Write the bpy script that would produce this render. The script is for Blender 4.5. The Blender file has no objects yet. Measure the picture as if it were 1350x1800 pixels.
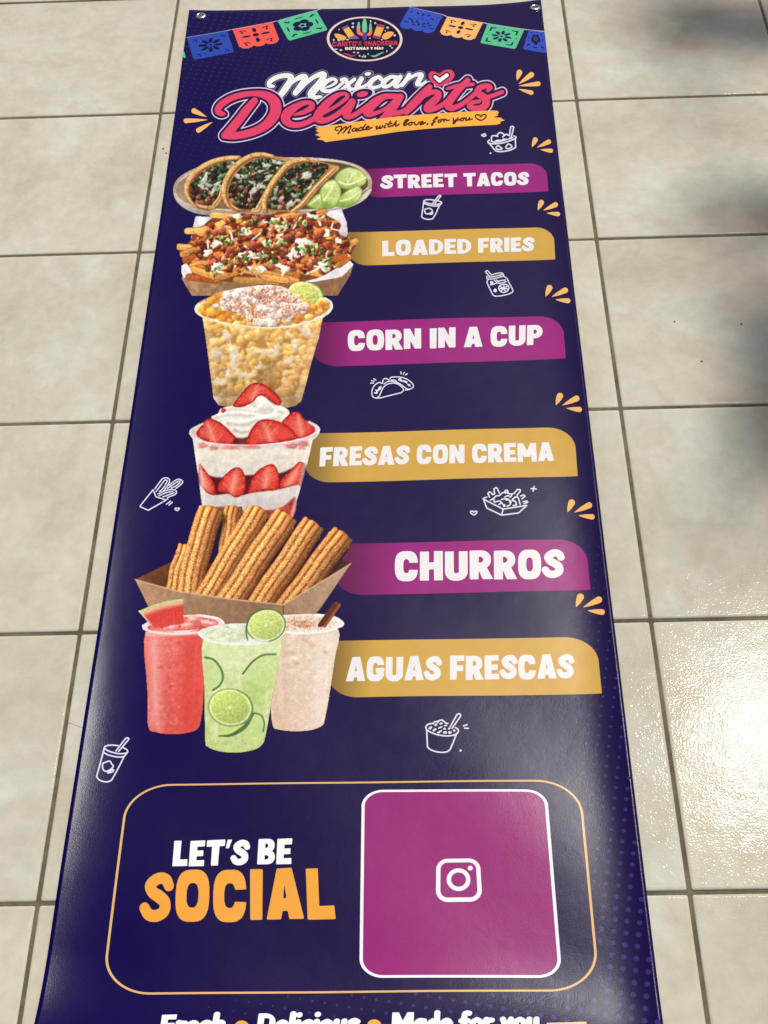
import bpy, bmesh, math, random
import numpy as np
from mathutils import Vector, Matrix
from mathutils.geometry import tessellate_polygon

random.seed(7)
RNG = np.random.default_rng(11)
scene = bpy.context.scene
COL = scene.collection
T = 0.333                                   # pitch of the floor tiles in metres

# ------------------------------------------------------------------ camera
CAM_POS = np.array([1.21205, -1.81549, 4.17019]) * T
FWD = np.array([-0.02625228, 0.62319221, -0.78162797])
RIGHT = np.array([0.99936766, -0.00239625, -0.03547597])
DOWN = np.array([-0.02398132, -0.78206504, -0.62273523])
FOC, PW, PH = 2521.96, 1350.0, 1800.0       # lens in pixels of the photograph
cd = bpy.data.cameras.new('camera')
cam = bpy.data.objects.new('camera', cd)
COL.objects.link(cam)
cd.sensor_fit = 'VERTICAL'
cd.sensor_height = 36.0
cd.sensor_width = 27.0
cd.lens = FOC / PH * 36.0
cd.clip_start, cd.clip_end = 0.05, 200.0
up, back = -DOWN, -FWD
cam.matrix_world = Matrix(((RIGHT[0], up[0], back[0], CAM_POS[0]),
                           (RIGHT[1], up[1], back[1], CAM_POS[1]),
                           (RIGHT[2], up[2], back[2], CAM_POS[2]),
                           (0, 0, 0, 1)))
scene.camera = cam

# ------------------------------------------------------------------ sky, sun, exposure
SUN = Vector((0.2215, 0.482, 0.8476)).normalized()      # towards the sun
elev = math.asin(SUN.z)
azim = math.atan2(SUN.x, SUN.y)
world = bpy.data.worlds.new('World')
scene.world = world
world.use_nodes = True
wn = world.node_tree.nodes
sky = wn.new('ShaderNodeTexSky')
sky.sky_type = 'NISHITA'
sky.sun_disc = False
sky.sun_elevation = elev
sky.sun_rotation = azim
sky.air_density, sky.dust_density, sky.ozone_density = 0.55, 2.4, 0.3
wn['Background'].inputs['Strength'].default_value = 0.075
world.node_tree.links.new(sky.outputs['Color'], wn['Background'].inputs['Color'])
sl = bpy.data.lights.new('sun', 'SUN')
sl.energy = 2.9
sl.angle = math.radians(2.2)
sl.color = (1.0, 0.95, 0.86)
sun = bpy.data.objects.new('sun', sl)
COL.objects.link(sun)
sun.rotation_euler = SUN.to_track_quat('Z', 'Y').to_euler()
sun.location = (1, 2, 4)
vs = scene.view_settings
vs.view_transform, vs.look = 'Standard', 'None'
vs.exposure, vs.gamma = 0.10, 1.0
vs.use_curve_mapping = False


# ------------------------------------------------------------------ helpers: colours and materials
def lin(c):
    c = np.asarray(c, float) / 255.0
    return np.where(c <= 0.04045, c / 12.92, ((c + 0.055) / 1.055) ** 2.4)


def link(o, parent=None):
    COL.objects.link(o)
    if parent is not None:
        o.parent = parent
    return o


def tag(o, label=None, cat=None, group=None, kind=None):
    if label: o['label'] = label
    if cat: o['category'] = cat
    if group: o['group'] = group
    if kind: o['kind'] = kind
    return o


class NT:
    def __init__(s, m):
        s.t = m.node_tree
        s.b = s.t.nodes['Principled BSDF']

    def n(s, kind, **kw):
        d = s.t.nodes.new(kind)
        for k, v in kw.items():
            if k in d.inputs.keys():
                d.inputs[k].default_value = v
            else:
                setattr(d, k, v)
        return d

    def l(s, a, b):
        s.t.links.new(a, b)


MATS = {}


def vinyl(name, rgb=None, gain=1.0, grad=None):
    """Printed banner vinyl: one ink colour (or the printed picture's own colours) under a satin film."""
    if name in MATS:
        return MATS[name]
    m = bpy.data.materials.new(name)
    m.use_nodes = True
    g = NT(m)
    g.b.inputs['Roughness'].default_value = 0.34
    g.b.inputs['Specular IOR Level'].default_value = 0.11
    co = g.n('ShaderNodeTexCoord')
    if rgb is None:
        a = g.n('ShaderNodeVertexColor', layer_name='ink')
        g.l(a.outputs['Color'], g.b.inputs['Base Color'])
    else:
        c = lin(rgb) * gain
        nz = g.n('ShaderNodeTexNoise', Scale=60.0, Detail=4.0)
        g.l(co.outputs['Object'], nz.inputs['Vector'])
        mx = g.n('ShaderNodeMix', data_type='RGBA')
        mx.inputs[6].default_value = (*(c * 0.93), 1)
        mx.inputs[7].default_value = (*np.clip(c * 1.07, 0, 1), 1)
        g.l(nz.outputs['Fac'], mx.inputs[0])
        out = mx.outputs[2]
        if grad:            # the design's own colour run from x0 to x1 across the sheet
            gx0, gx1, c0 = grad
            sp = g.n('ShaderNodeSeparateXYZ')
            g.l(co.outputs['Object'], sp.inputs[0])
            mr = g.n('ShaderNodeMapRange', interpolation_type='SMOOTHSTEP')
            mr.inputs['From Min'].default_value, mr.inputs['From Max'].default_value = gx0, gx1
            g.l(sp.outputs['X'], mr.inputs['Value'])
            m3 = g.n('ShaderNodeMix', data_type='RGBA')
            m3.inputs[6].default_value = (*lin(c0), 1)
            g.l(mr.outputs['Result'], m3.inputs[0])
            g.l(out, m3.inputs[7])
            out = m3.outputs[2]
        g.l(out, g.b.inputs['Base Color'])
    # leathery grain of the film and small handling dents, shared by every ink
    n1 = g.n('ShaderNodeTexNoise', Scale=760.0, Detail=2.0, Roughness=0.6)
    n2 = g.n('ShaderNodeTexNoise', Scale=38.0, Detail=2.0)
    g.l(co.outputs['Object'], n1.inputs['Vector'])
    g.l(co.outputs['Object'], n2.inputs['Vector'])
    ad = g.n('ShaderNodeMath', operation='MULTIPLY_ADD')
    ad.inputs[1].default_value = 1.6
    g.l(n2.outputs['Fac'], ad.inputs[0])
    g.l(n1.outputs['Fac'], ad.inputs[2])
    bp = g.n('ShaderNodeBump', Strength=0.30, Distance=0.00034)
    g.l(ad.outputs[0], bp.inputs['Height'])
    g.l(bp.outputs['Normal'], g.b.inputs['Normal'])
    rr = g.n('ShaderNodeMapRange')
    rr.inputs['To Min'].default_value = 0.21
    rr.inputs['To Max'].default_value = 0.27
    g.l(n2.outputs['Fac'], rr.inputs['Value'])
    g.l(rr.outputs['Result'], g.b.inputs['Roughness'])
    MATS[name] = m
    return m


def plain(name, rgb, rough=0.6, metal=0.0, spec=0.5):
    if name in MATS:
        return MATS[name]
    m = bpy.data.materials.new(name)
    m.use_nodes = True
    g = NT(m)
    co = g.n('ShaderNodeTexCoord')
    nz = g.n('ShaderNodeTexNoise', Scale=180.0, Detail=5.0)
    g.l(co.outputs['Object'], nz.inputs['Vector'])
    c = lin(rgb)
    mx = g.n('ShaderNodeMix', data_type='RGBA')
    mx.inputs[6].default_value = (*(c * 0.8), 1)
    mx.inputs[7].default_value = (*np.clip(c * 1.2, 0, 1), 1)
    g.l(nz.outputs['Fac'], mx.inputs[0])
    g.l(mx.outputs[2], g.b.inputs['Base Color'])
    g.b.inputs['Roughness'].default_value = rough
    g.b.inputs['Metallic'].default_value = metal
    g.b.inputs['Specular IOR Level'].default_value = spec
    MATS[name] = m
    return m


# ------------------------------------------------------------------ the floor: grout bed and one object per tile
def tile_material():
    m = bpy.data.materials.new('glazed_tile')
    m.use_nodes = True
    g = NT(m)
    co = g.n('ShaderNodeTexCoord')
    oi = g.n('ShaderNodeObjectInfo')
    rv = g.n('ShaderNodeVectorMath', operation='SCALE')
    cx = g.n('ShaderNodeCombineXYZ')
    g.l(oi.outputs['Random'], cx.inputs[0])
    mu = g.n('ShaderNodeMath', operation='MULTIPLY')
    mu.inputs[1].default_value = 7.3
    g.l(oi.outputs['Random'], mu.inputs[0])
    g.l(mu.outputs[0], cx.inputs[1])
    g.l(mu.outputs[0], cx.inputs[2])
    g.l(cx.outputs[0], rv.inputs[0])
    rv.inputs['Scale'].default_value = 9.0
    av = g.n('ShaderNodeVectorMath', operation='ADD')
    g.l(co.outputs['Object'], av.inputs[0])
    g.l(rv.outputs[0], av.inputs[1])
    V = av.outputs[0]
    mp = g.n('ShaderNodeMapping')
    mp.inputs['Rotation'].default_value = (0, 0, 0.5)
    mp.inputs['Scale'].default_value = (0.75, 1.25, 1)
    g.l(V, mp.inputs['Vector'])
    big = g.n('ShaderNodeTexNoise', Scale=8.0, Detail=7.0, Roughness=0.62, Distortion=0.35)
    g.l(mp.outputs['Vector'], big.inputs['Vector'])
    cr = g.n('ShaderNodeValToRGB')
    e = cr.color_ramp.elements
    e[0].position, e[0].color = 0.30, (*lin((197, 186, 164)), 1)
    e[1].position, e[1].color = 0.70, (*lin((214, 214, 199)), 1)
    e.new(0.46).color = (*lin((205, 199, 179)), 1)
    e.new(0.56).color = (*lin((206, 204, 186)), 1)
    g.l(big.outputs['Fac'], cr.inputs['Fac'])
    fine = g.n('ShaderNodeTexNoise', Scale=46.0, Detail=6.0, Roughness=0.7, Distortion=0.4)
    g.l(V, fine.inputs['Vector'])
    fr = g.n('ShaderNodeMapRange')
    fr.inputs['From Min'].default_value, fr.inputs['From Max'].default_value = 0.3, 0.7
    fr.inputs['To Min'].default_value, fr.inputs['To Max'].default_value = 0.90, 1.06
    g.l(fine.outputs['Fac'], fr.inputs['Value'])
    mm = g.n('ShaderNodeMix', data_type='RGBA', blend_type='MULTIPLY')
    mm.inputs[0].default_value = 1.0
    g.l(cr.outputs['Color'], mm.inputs[6])
    g.l(fr.outputs['Result'], mm.inputs[7])
    # faint darker veins
    vn = g.n('ShaderNodeTexNoise', Scale=4.0, Detail=5.0, Roughness=0.6, Distortion=0.8)
    g.l(V, vn.inputs['Vector'])
    va = g.n('ShaderNodeMath', operation='SUBTRACT')
    va.inputs[1].default_value = 0.5
    g.l(vn.outputs['Fac'], va.inputs[0])
    vb = g.n('ShaderNodeMath', operation='ABSOLUTE')
    g.l(va.outputs[0], vb.inputs[0])
    vr = g.n('ShaderNodeMapRange')
    vr.inputs['From Min'].default_value, vr.inputs['From Max'].default_value = 0.0, 0.022
    vr.inputs['To Min'].default_value, vr.inputs['To Max'].default_value = 0.965, 1.0
    g.l(vb.outputs[0], vr.inputs['Value'])
    m2 = g.n('ShaderNodeMix', data_type='RGBA', blend_type='MULTIPLY')
    m2.inputs[0].default_value = 1.0
    g.l(mm.outputs[2], m2.inputs[6])
    g.l(vr.outputs['Result'], m2.inputs[7])
    # each tile fired a touch lighter or darker, with smudges of floor dirt
    tv = g.n('ShaderNodeMapRange')
    tv.inputs['To Min'].default_value, tv.inputs['To Max'].default_value = 0.955, 1.035
    g.l(oi.outputs['Random'], tv.inputs['Value'])
    sm = g.n('ShaderNodeTexNoise', Scale=2.6, Detail=6.0, Roughness=0.65)
    gm = g.n('ShaderNodeNewGeometry')
    g.l(gm.outputs['Position'], sm.inputs['Vector'])
    sr = g.n('ShaderNodeMapRange')
    sr.inputs['From Min'].default_value, sr.inputs['From Max'].default_value = 0.35, 0.6
    sr.inputs['To Min'].default_value, sr.inputs['To Max'].default_value = 0.95, 1.0
    g.l(sm.outputs['Fac'], sr.inputs['Value'])
    tm_ = g.n('ShaderNodeMath', operation='MULTIPLY')
    g.l(tv.outputs['Result'], tm_.inputs[0])
    g.l(sr.outputs['Result'], tm_.inputs[1])
    m4 = g.n('ShaderNodeMix', data_type='RGBA', blend_type='MULTIPLY')
    m4.inputs[0].default_value = 1.0
    g.l(m2.outputs[2], m4.inputs[6])
    g.l(tm_.outputs[0], m4.inputs[7])
    g.l(m4.outputs[2], g.b.inputs['Base Color'])
    g.b.inputs['Roughness'].default_value = 0.085
    g.b.inputs['Specular IOR Level'].default_value = 0.026
    # orange-peel glaze
    p1 = g.n('ShaderNodeTexNoise', Scale=420.0, Detail=1.0, Roughness=0.5)
    p2 = g.n('ShaderNodeTexNoise', Scale=24.0, Detail=2.0)
    g.l(V, p1.inputs['Vector'])
    g.l(V, p2.inputs['Vector'])
    pa = g.n('ShaderNodeMath', operation='MULTIPLY_ADD')
    pa.inputs[1].default_value = 3.0
    g.l(p2.outputs['Fac'], pa.inputs[0])
    g.l(p1.outputs['Fac'], pa.inputs[2])
    bp = g.n('ShaderNodeBump', Strength=0.5, Distance=0.00023)
    g.l(pa.outputs[0], bp.inputs['Height'])
    g.l(bp.outputs['Normal'], g.b.inputs['Normal'])
    return m


def grout_material():
    m = bpy.data.materials.new('dark_grout')
    m.use_nodes = True
    g = NT(m)
    co = g.n('ShaderNodeTexCoord')
    a = g.n('ShaderNodeTexNoise', Scale=17.0, Detail=9.0, Roughness=0.75)
    g.l(co.outputs['Object'], a.inputs['Vector'])
    cr = g.n('ShaderNodeValToRGB')
    cr.color_ramp.elements[0].position, cr.color_ramp.elements[0].color = 0.32, (*lin((70, 63, 46)), 1)
    cr.color_ramp.elements[1].position, cr.color_ramp.elements[1].color = 0.72, (*lin((128, 118, 92)), 1)
    g.l(a.outputs['Fac'], cr.inputs['Fac'])
    g.l(cr.outputs['Color'], g.b.inputs['Base Color'])
    g.b.inputs['Roughness'].default_value = 0.85
    b = g.n('ShaderNodeTexNoise', Scale=700.0, Detail=3.0)
    g.l(co.outputs['Object'], b.inputs['Vector'])
    bp = g.n('ShaderNodeBump', Strength=0.6, Distance=0.0008)
    g.l(b.outputs['Fac'], bp.inputs['Height'])
    g.l(bp.outputs['Normal'], g.b.inputs['Normal'])
    return m


CI, CJ = range(-4, 7), range(-5, 9)
me = bpy.data.meshes.new('floor')
x0, x1, y0, y1 = -4.02 * T, 7.02 * T, -5.02 * T, 9.02 * T
gz, bz = -0.0016, -0.03
me.from_pydata([(x0, y0, gz), (x1, y0, gz), (x1, y1, gz), (x0, y1, gz), (x0, y0, bz), (x1, y0, bz), (x1, y1, bz), (x0, y1, bz)], [],
               [(0, 1, 2, 3), (7, 6, 5, 4), (0, 4, 5, 1), (1, 5, 6, 2), (2, 6, 7, 3), (3, 7, 4, 0)])
me.materials.append(grout_material())
floor = link(bpy.data.objects.new('floor', me))
tag(floor, 'beige glazed tile floor with dark olive grout lines', 'floor', kind='structure')


def tile_mesh():
    """A tile with softly pillowed edges: rings stepping in from the arris to the flat top."""
    half = (T - 0.0046) / 2
    rings = [(half, -0.004, 0.0020), (half, -0.0016, 0.0020), (half - 0.0005, -0.0007, 0.0022), (half - 0.0015, -0.0002, 0.0026), (half - 0.0036, 0.0, 0.004)]
    vs_, fs = [], []
    per = 12
    for hw, z, r in rings:
        for cx_, cy_, a0 in ((1, 1, 0), (-1, 1, 90), (-1, -1, 180), (1, -1, 270)):
            for k in range(3):
                a = math.radians(a0 + 45 * k)
                vs_.append((cx_ * (hw - r) + r * math.cos(a), cy_ * (hw - r) + r * math.sin(a), z))
    for q in range(len(rings) - 1):
        for k in range(per):
            k2 = (k + 1) % per
            fs.append((q * per + k, q * per + k2, (q + 1) * per + k2, (q + 1) * per + k))
    fs.append(tuple((len(rings) - 1) * per + k for k in range(per)))
    me = bpy.data.meshes.new('tile')
    me.from_pydata(vs_, [], fs)
    for p in me.polygons:
        p.use_smooth = len(p.vertices) == 4
    return me


tm = tile_mesh()
tm.materials.append(tile_material())
for i in CI:
    for j in CJ:
        t = bpy.data.objects.new('tile', tm)
        link(t, floor)
        t.location = ((i + 0.5) * T, (j + 0.5) * T, 0)
        t.rotation_euler = (math.radians(random.gauss(0, 0.07)), math.radians(random.gauss(0, 0.07)), random.choice((0, 1, 2, 3)) * math.pi / 2)


# ------------------------------------------------------------------ the banner's lie on the floor
def ray(px, py):
    px, py = np.asarray(px, float), np.asarray(py, float)
    a, b = (px - PW / 2) / FOC, (py - PH / 2) / FOC
    return [FWD[k] + RIGHT[k] * a + DOWN[k] * b for k in range(3)]


def ground(px, py, z=0.0):
    d = ray(px, py)
    s = (z - CAM_POS[2]) / d[2]
    return CAM_POS[0] + d[0] * s, CAM_POS[1] + d[1] * s


LEFT_EDGE = [(332, 18), (302, 250), (266.7, 500), (230, 740), (191, 1000), (145, 1280), (114, 1500), (68, 1800)]
RIGHT_EDGE = [(950, 0), (980, 253), (1000, 425), (1027.8, 650), (1052.8, 900), (1077.8, 1100), (1106.3, 1350), (1137.4, 1573), (1164.5, 1791)]
TOP_EDGE = [(332, 18.5), (360, 18.5), (500, 17), (640, 15), (780, 11.5), (860, 8), (910, 4), (950, 0)]


def amp_l(y):
    return np.interp(y, [-0.3, -0.05, 0.03, 0.22, 0.45, 0.8, 1.2, 1.7], [0.0044, 0.0062, 0.0077, 0.0078, 0.0062, 0.0040, 0.0018, 0.0012])


def amp_r(y):
    return np.interp(y, [-0.3, 0.3, 0.6, 1.2, 1.7], [0.0058, 0.0052, 0.0032, 0.0014, 0.0012])


_l = [ground(x, y, 0.004 if y > 1000 else 0.002) for x, y in LEFT_EDGE]
_r = [ground(x, y, 0.003 if y > 1000 else 0.002) for x, y in RIGHT_EDGE]
PL = np.polyfit([p[1] for p in _l], [p[0] for p in _l], 2)
PR = np.polyfit([p[1] for p in _r], [p[0] for p in _r], 2)
_t = [ground(x, y, 0.002) for x, y in TOP_EDGE]
TX, TY = np.array([p[0] for p in _t]), np.array([p[1] for p in _t])
Y_BOTTOM = -0.30
WL, WR = 0.090, 0.055


def xl(y): return np.polyval(PL, y)
def xr(y): return np.polyval(PR, y)


def height(x, y):
    x, y = np.asarray(x, float), np.asarray(y, float)
    el, er = np.clip(1 - (x - xl(y)) / WL, 0, 1.1), np.clip(1 - (xr(y) - x) / WR, 0, 1.1)
    h = amp_l(y) * el ** 3 + amp_r(y) * er ** 3
    d = np.clip(-0.050 - y, 0, 1)
    e = np.clip(xr(y) - x, 0, 0.6)
    h = h + 5.2 * d ** 3 + 5.0 * d ** 2 * 0.2 * (1 - np.exp(-e / 0.2))
    h = h + 0.0004 + 0.0008 * np.sin(x * 21 + 4 * np.sin(y * 3.1)) * np.sin(y * 9.0 + x * 7) + 0.00035 * np.sin(y * 26 + x * 9 + 1.0)
    return h + 0.0016


SHEET = 0.0004


def px2w(px, py, lift=0.0):
    """A point of the printed design (in pixels of the photograph) to its place on the curved sheet."""
    z = np.full(np.shape(px), 0.001)
    for _ in range(6):
        x, y = ground(px, py, z)
        z = height(x, y) + SHEET + lift
    return x, y, z


def normals(x, y):
    e = 5e-4
    gx = (height(x + e, y) - height(x - e, y)) / (2 * e)
    gy = (height(x, y + e) - height(x, y - e)) / (2 * e)
    n = np.stack([-gx, -gy, np.ones_like(gx)], -1)
    return n / np.linalg.norm(n, axis=-1, keepdims=True)


def smooth_normals(me):
    n = len(me.vertices)
    co = np.empty(n * 3, np.float32)
    me.vertices.foreach_get('co', co)
    co = co.reshape(-1, 3).astype(float)
    me.polygons.foreach_set('use_smooth', np.ones(len(me.polygons), bool))
    me.normals_split_custom_set_from_vertices(normals(co[:, 0], co[:, 1]).tolist())


banner = bpy.data.objects.new('vinyl_banner', None)
link(banner)
tag(banner, 'tall dark blue vinyl menu banner lying on the tiled floor', 'banner')
banner.empty_display_size = 0.1


def build_sheet():
    NX, NY = 92, 230
    # denser columns towards the curled edges
    s = np.linspace(0, 1, NX)
    s = s + 0.10 * np.sin(2 * np.pi * s) * -1 / (2 * np.pi) * 4 * 0.9
    s = np.clip(s, 0, 1)
    tt = np.linspace(0, 1, NY)
    S, TT_ = np.meshgrid(s, tt)
    ytop = np.interp(xl(1.6) + S * (xr(1.6) - xl(1.6)), TX, TY)
    Y = Y_BOTTOM + TT_ * (ytop - Y_BOTTOM)
    X = xl(Y) + S * (xr(Y) - xl(Y))
    Z = height(X, Y)
    top = np.stack([X, Y, Z + SHEET], -1).reshape(-1, 3)
    bot = np.stack([X, Y, Z], -1).reshape(-1, 3)
    n = NX * NY
    idx = np.arange(n).reshape(NY, NX)
    q = np.stack([idx[:-1, :-1], idx[:-1, 1:], idx[1:, 1:], idx[1:, :-1]], -1).reshape(-1, 4)
    faces = q.tolist() + (q[:, ::-1] + n).tolist()
    rim = list(idx[0, :]) + list(idx[1:, -1]) + list(idx[-1, -2::-1]) + list(idx[-2:0:-1, 0])
    for k in range(len(rim)):
        a, b = int(rim[k]), int(rim[(k + 1) % len(rim)])
        faces.append((b, a, a + n, b + n))
    me = bpy.data.meshes.new('sheet')
    me.from_pydata(np.concatenate([top, bot]).tolist(), [], faces)
    me.update()
    fl = np.zeros(len(faces), bool)
    fl[:2 * len(q)] = True
    me.polygons.foreach_set('use_smooth', fl)
    return me


me = build_sheet()
me.materials.append(vinyl('navy_ink', (26, 11, 67), grad=(0.02, 0.34, (15, 2, 72))))
sheet = link(bpy.data.objects.new('sheet', me), banner)


# ------------------------------------------------------------------ drawing kit: distance fields, contours, flat print meshes
def view(x0, y0, s):
    return lambda p: tuple([x0 + p[0] / s, y0 + p[1] / s] + ([p[2] / s] if len(p) > 2 else []))


def smooth(pts, n=8, closed=False):
    """Catmull-Rom through points of any dimension."""
    P = np.array(pts, float)
    if len(P) < 3 and not closed:
        return P
    Q = np.vstack([P[-1], P, P[0], P[1]]) if closed else np.vstack([2 * P[0] - P[1], P, 2 * P[-1] - P[-2]])
    out = []
    t = np.linspace(0, 1, n, endpoint=False)[:, None]
    for i in range(1, len(Q) - 2):
        a, b, c, d = Q[i - 1], Q[i], Q[i + 1], Q[i + 2]
        out.append(0.5 * (2 * b + (c - a) * t + (2 * a - 5 * b + 4 * c - d) * t ** 2 + (3 * b - a - 3 * c + d) * t ** 3))
    if not closed:
        out.append(P[-1:])
    return np.vstack(out)


class Field:
    """A grid of signed distances (negative inside)."""
    def __init__(s, x0, y0, x1, y1, step):
        s.x0, s.y0, s.st = x0, y0, step
        s.nx, s.ny = int(math.ceil((x1 - x0) / step)) + 1, int(math.ceil((y1 - y0) / step)) + 1
        s.X, s.Y = np.meshgrid(x0 + np.arange(s.nx) * step, y0 + np.arange(s.ny) * step)
        s.D = np.full((s.ny, s.nx), 1e3)

    def win(s, xa, ya, xb, yb):
        i0, i1 = max(0, int((xa - s.x0) / s.st)), min(s.nx, int((xb - s.x0) / s.st) + 2)
        j0, j1 = max(0, int((ya - s.y0) / s.st)), min(s.ny, int((yb - s.y0) / s.st) + 2)
        return (slice(j0, max(j0, j1)), slice(i0, max(i0, i1)))

    def stroke(s, pts, n=8, closed=False, pad=None, r=None, curve=True):
        P = [tuple(p) + ((r,) if len(p) == 2 else ()) for p in pts]
        P = smooth(P, n, closed) if curve and len(P) > 2 else np.array(P, float)
        if closed:
            P = np.vstack([P, P[:1]])
        pad = pad if pad is not None else 8 * s.st
        for a, b in zip(P[:-1], P[1:]):
            R = max(a[2], b[2]) + pad
            w = s.win(min(a[0], b[0]) - R, min(a[1], b[1]) - R, max(a[0], b[0]) + R, max(a[1], b[1]) + R)
            x, y = s.X[w], s.Y[w]
            dx, dy = b[0] - a[0], b[1] - a[1]
            L = dx * dx + dy * dy + 1e-12
            t = np.clip(((x - a[0]) * dx + (y - a[1]) * dy) / L, 0, 1)
            d = np.hypot(x - a[0] - t * dx, y - a[1] - t * dy) - (a[2] + (b[2] - a[2]) * t)
            s.D[w] = np.minimum(s.D[w], d)
        return s

    def poly_d(s, pts, curve=False, n=8):
        P = smooth([tuple(p[:2]) for p in pts], n, True) if curve else np.array([p[:2] for p in pts], float)
        return sd_poly(s.X, s.Y, P)

    def add(s, d):
        s.D = np.minimum(s.D, d)
        return s

    def cut(s, d):
        s.D = np.maximum(s.D, -d)
        return s

    def poly(s, pts, **k): return s.add(s.poly_d(pts, **k))
    def hole(s, pts, **k): return s.cut(s.poly_d(pts, **k))
    def ell_d(s, cx, cy, rx, ry, ang=0.0, p=2.0):
        c, sn = math.cos(ang), math.sin(ang)
        u, v = ((s.X - cx) * c + (s.Y - cy) * sn) / rx, (-(s.X - cx) * sn + (s.Y - cy) * c) / ry
        return ((np.abs(u) ** p + np.abs(v) ** p) ** (1 / p) - 1) * min(rx, ry)
    def ell(s, *a, **k): return s.add(s.ell_d(*a, **k))
    def unell(s, *a, **k): return s.cut(s.ell_d(*a, **k))


def sd_poly(X, Y, P):
    d = np.full(X.shape, 1e9)
    ins = np.zeros(X.shape, bool)
    Q = np.roll(P, -1, 0)
    for (ax, ay), (bx, by) in zip(P, Q):
        dx, dy = bx - ax, by - ay
        t = np.clip(((X - ax) * dx + (Y - ay) * dy) / (dx * dx + dy * dy + 1e-12), 0, 1)
        d = np.minimum(d, (X - ax - t * dx) ** 2 + (Y - ay - t * dy) ** 2)
        c = (ay > Y) != (by > Y)
        if dy != 0:
            ins ^= c & (X < dx * (Y - ay) / dy + ax)
    d = np.sqrt(d)
    return np.where(ins, -d, d)


def contours(F, level=0.0, tol=None):
    """Marching squares: closed loops of (x, y) with the inside on the left."""
    D = np.pad(F.D - level, 1, constant_values=1.0)
    D = np.where(np.abs(D) < 1e-9, 1e-9, D)
    ins = D < 0
    code = ins[:-1, :-1] * 1 + ins[:-1, 1:] * 2 + ins[1:, 1:] * 4 + ins[1:, :-1] * 8
    nxt = {}
    #  corner order a(j,i) b(j,i+1) c(j+1,i+1) d(j+1,i); edges 0=ab 1=bc 2=dc 3=ad
    TAB = {1: [(3, 0)], 2: [(0, 1)], 3: [(3, 1)], 4: [(1, 2)], 5: [(3, 0), (1, 2)], 6: [(0, 2)], 7: [(3, 2)],
           8: [(2, 3)], 9: [(2, 0)], 10: [(0, 1), (2, 3)], 11: [(2, 1)], 12: [(1, 3)], 13: [(1, 0)], 14: [(0, 3)]}
    def key(j, i, e):
        return ((j, i, 0), (j, i + 1, 1), (j + 1, i, 0), (j, i, 1))[e]
    for j, i in zip(*np.nonzero((code > 0) & (code < 15))):
        for a, b in TAB[int(code[j, i])]:
            nxt[key(int(j), int(i), a)] = key(int(j), int(i), b)
    def pt(k):
        j, i, v = k
        p, q = D[j, i], (D[j + 1, i] if v else D[j, i + 1])
        t = p / (p - q)
        x, y = (i, j + t) if v else (i + t, j)
        return (F.x0 + (x - 1) * F.st, F.y0 + (y - 1) * F.st)
    loops = []
    while nxt:
        k0, k = next(iter(nxt)), None
        k = k0
        L = []
        while k in nxt:
            L.append(pt(k))
            k = nxt.pop(k)
        if len(L) >= 4:
            loops.append(rdp(np.array(L), tol if tol else F.st * 0.12))
    return [l for l in loops if len(l) >= 3]


def rdp(P, tol):
    n = len(P)
    far = int(np.argmax(np.hypot(*(P - P[0]).T)))
    keep = np.zeros(n + 1, bool)
    Q = np.vstack([P, P[:1]])
    keep[[0, far, n]] = True
    st = [(0, far), (far, n)]
    while st:
        a, b = st.pop()
        if b <= a + 1:
            continue
        d = Q[b] - Q[a]
        L = np.hypot(*d)
        R = Q[a + 1:b] - Q[a]
        e = np.abs(R[:, 0] * d[1] - R[:, 1] * d[0]) / L if L > 1e-9 else np.hypot(R[:, 0], R[:, 1])
        k = int(np.argmax(e))
        if e[k] > tol:
            k += a + 1
            keep[k] = True
            st += [(a, k), (k, b)]
    return Q[:-1][keep[:-1]]


def area(L):
    return 0.5 * float(np.sum(L[:, 0] * np.roll(L[:, 1], -1) - np.roll(L[:, 0], -1) * L[:, 1]))


def contains(L, p):
    x, y = p
    Q = np.roll(L, -1, 0)
    c = (L[:, 1] > y) != (Q[:, 1] > y)
    with np.errstate(divide='ignore', invalid='ignore'):
        xi = (Q[:, 0] - L[:, 0]) * (y - L[:, 1]) / (Q[:, 1] - L[:, 1]) + L[:, 0]
    return bool(np.sum(c & (x < xi)) % 2)


STEP_L = 0.00005


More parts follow.
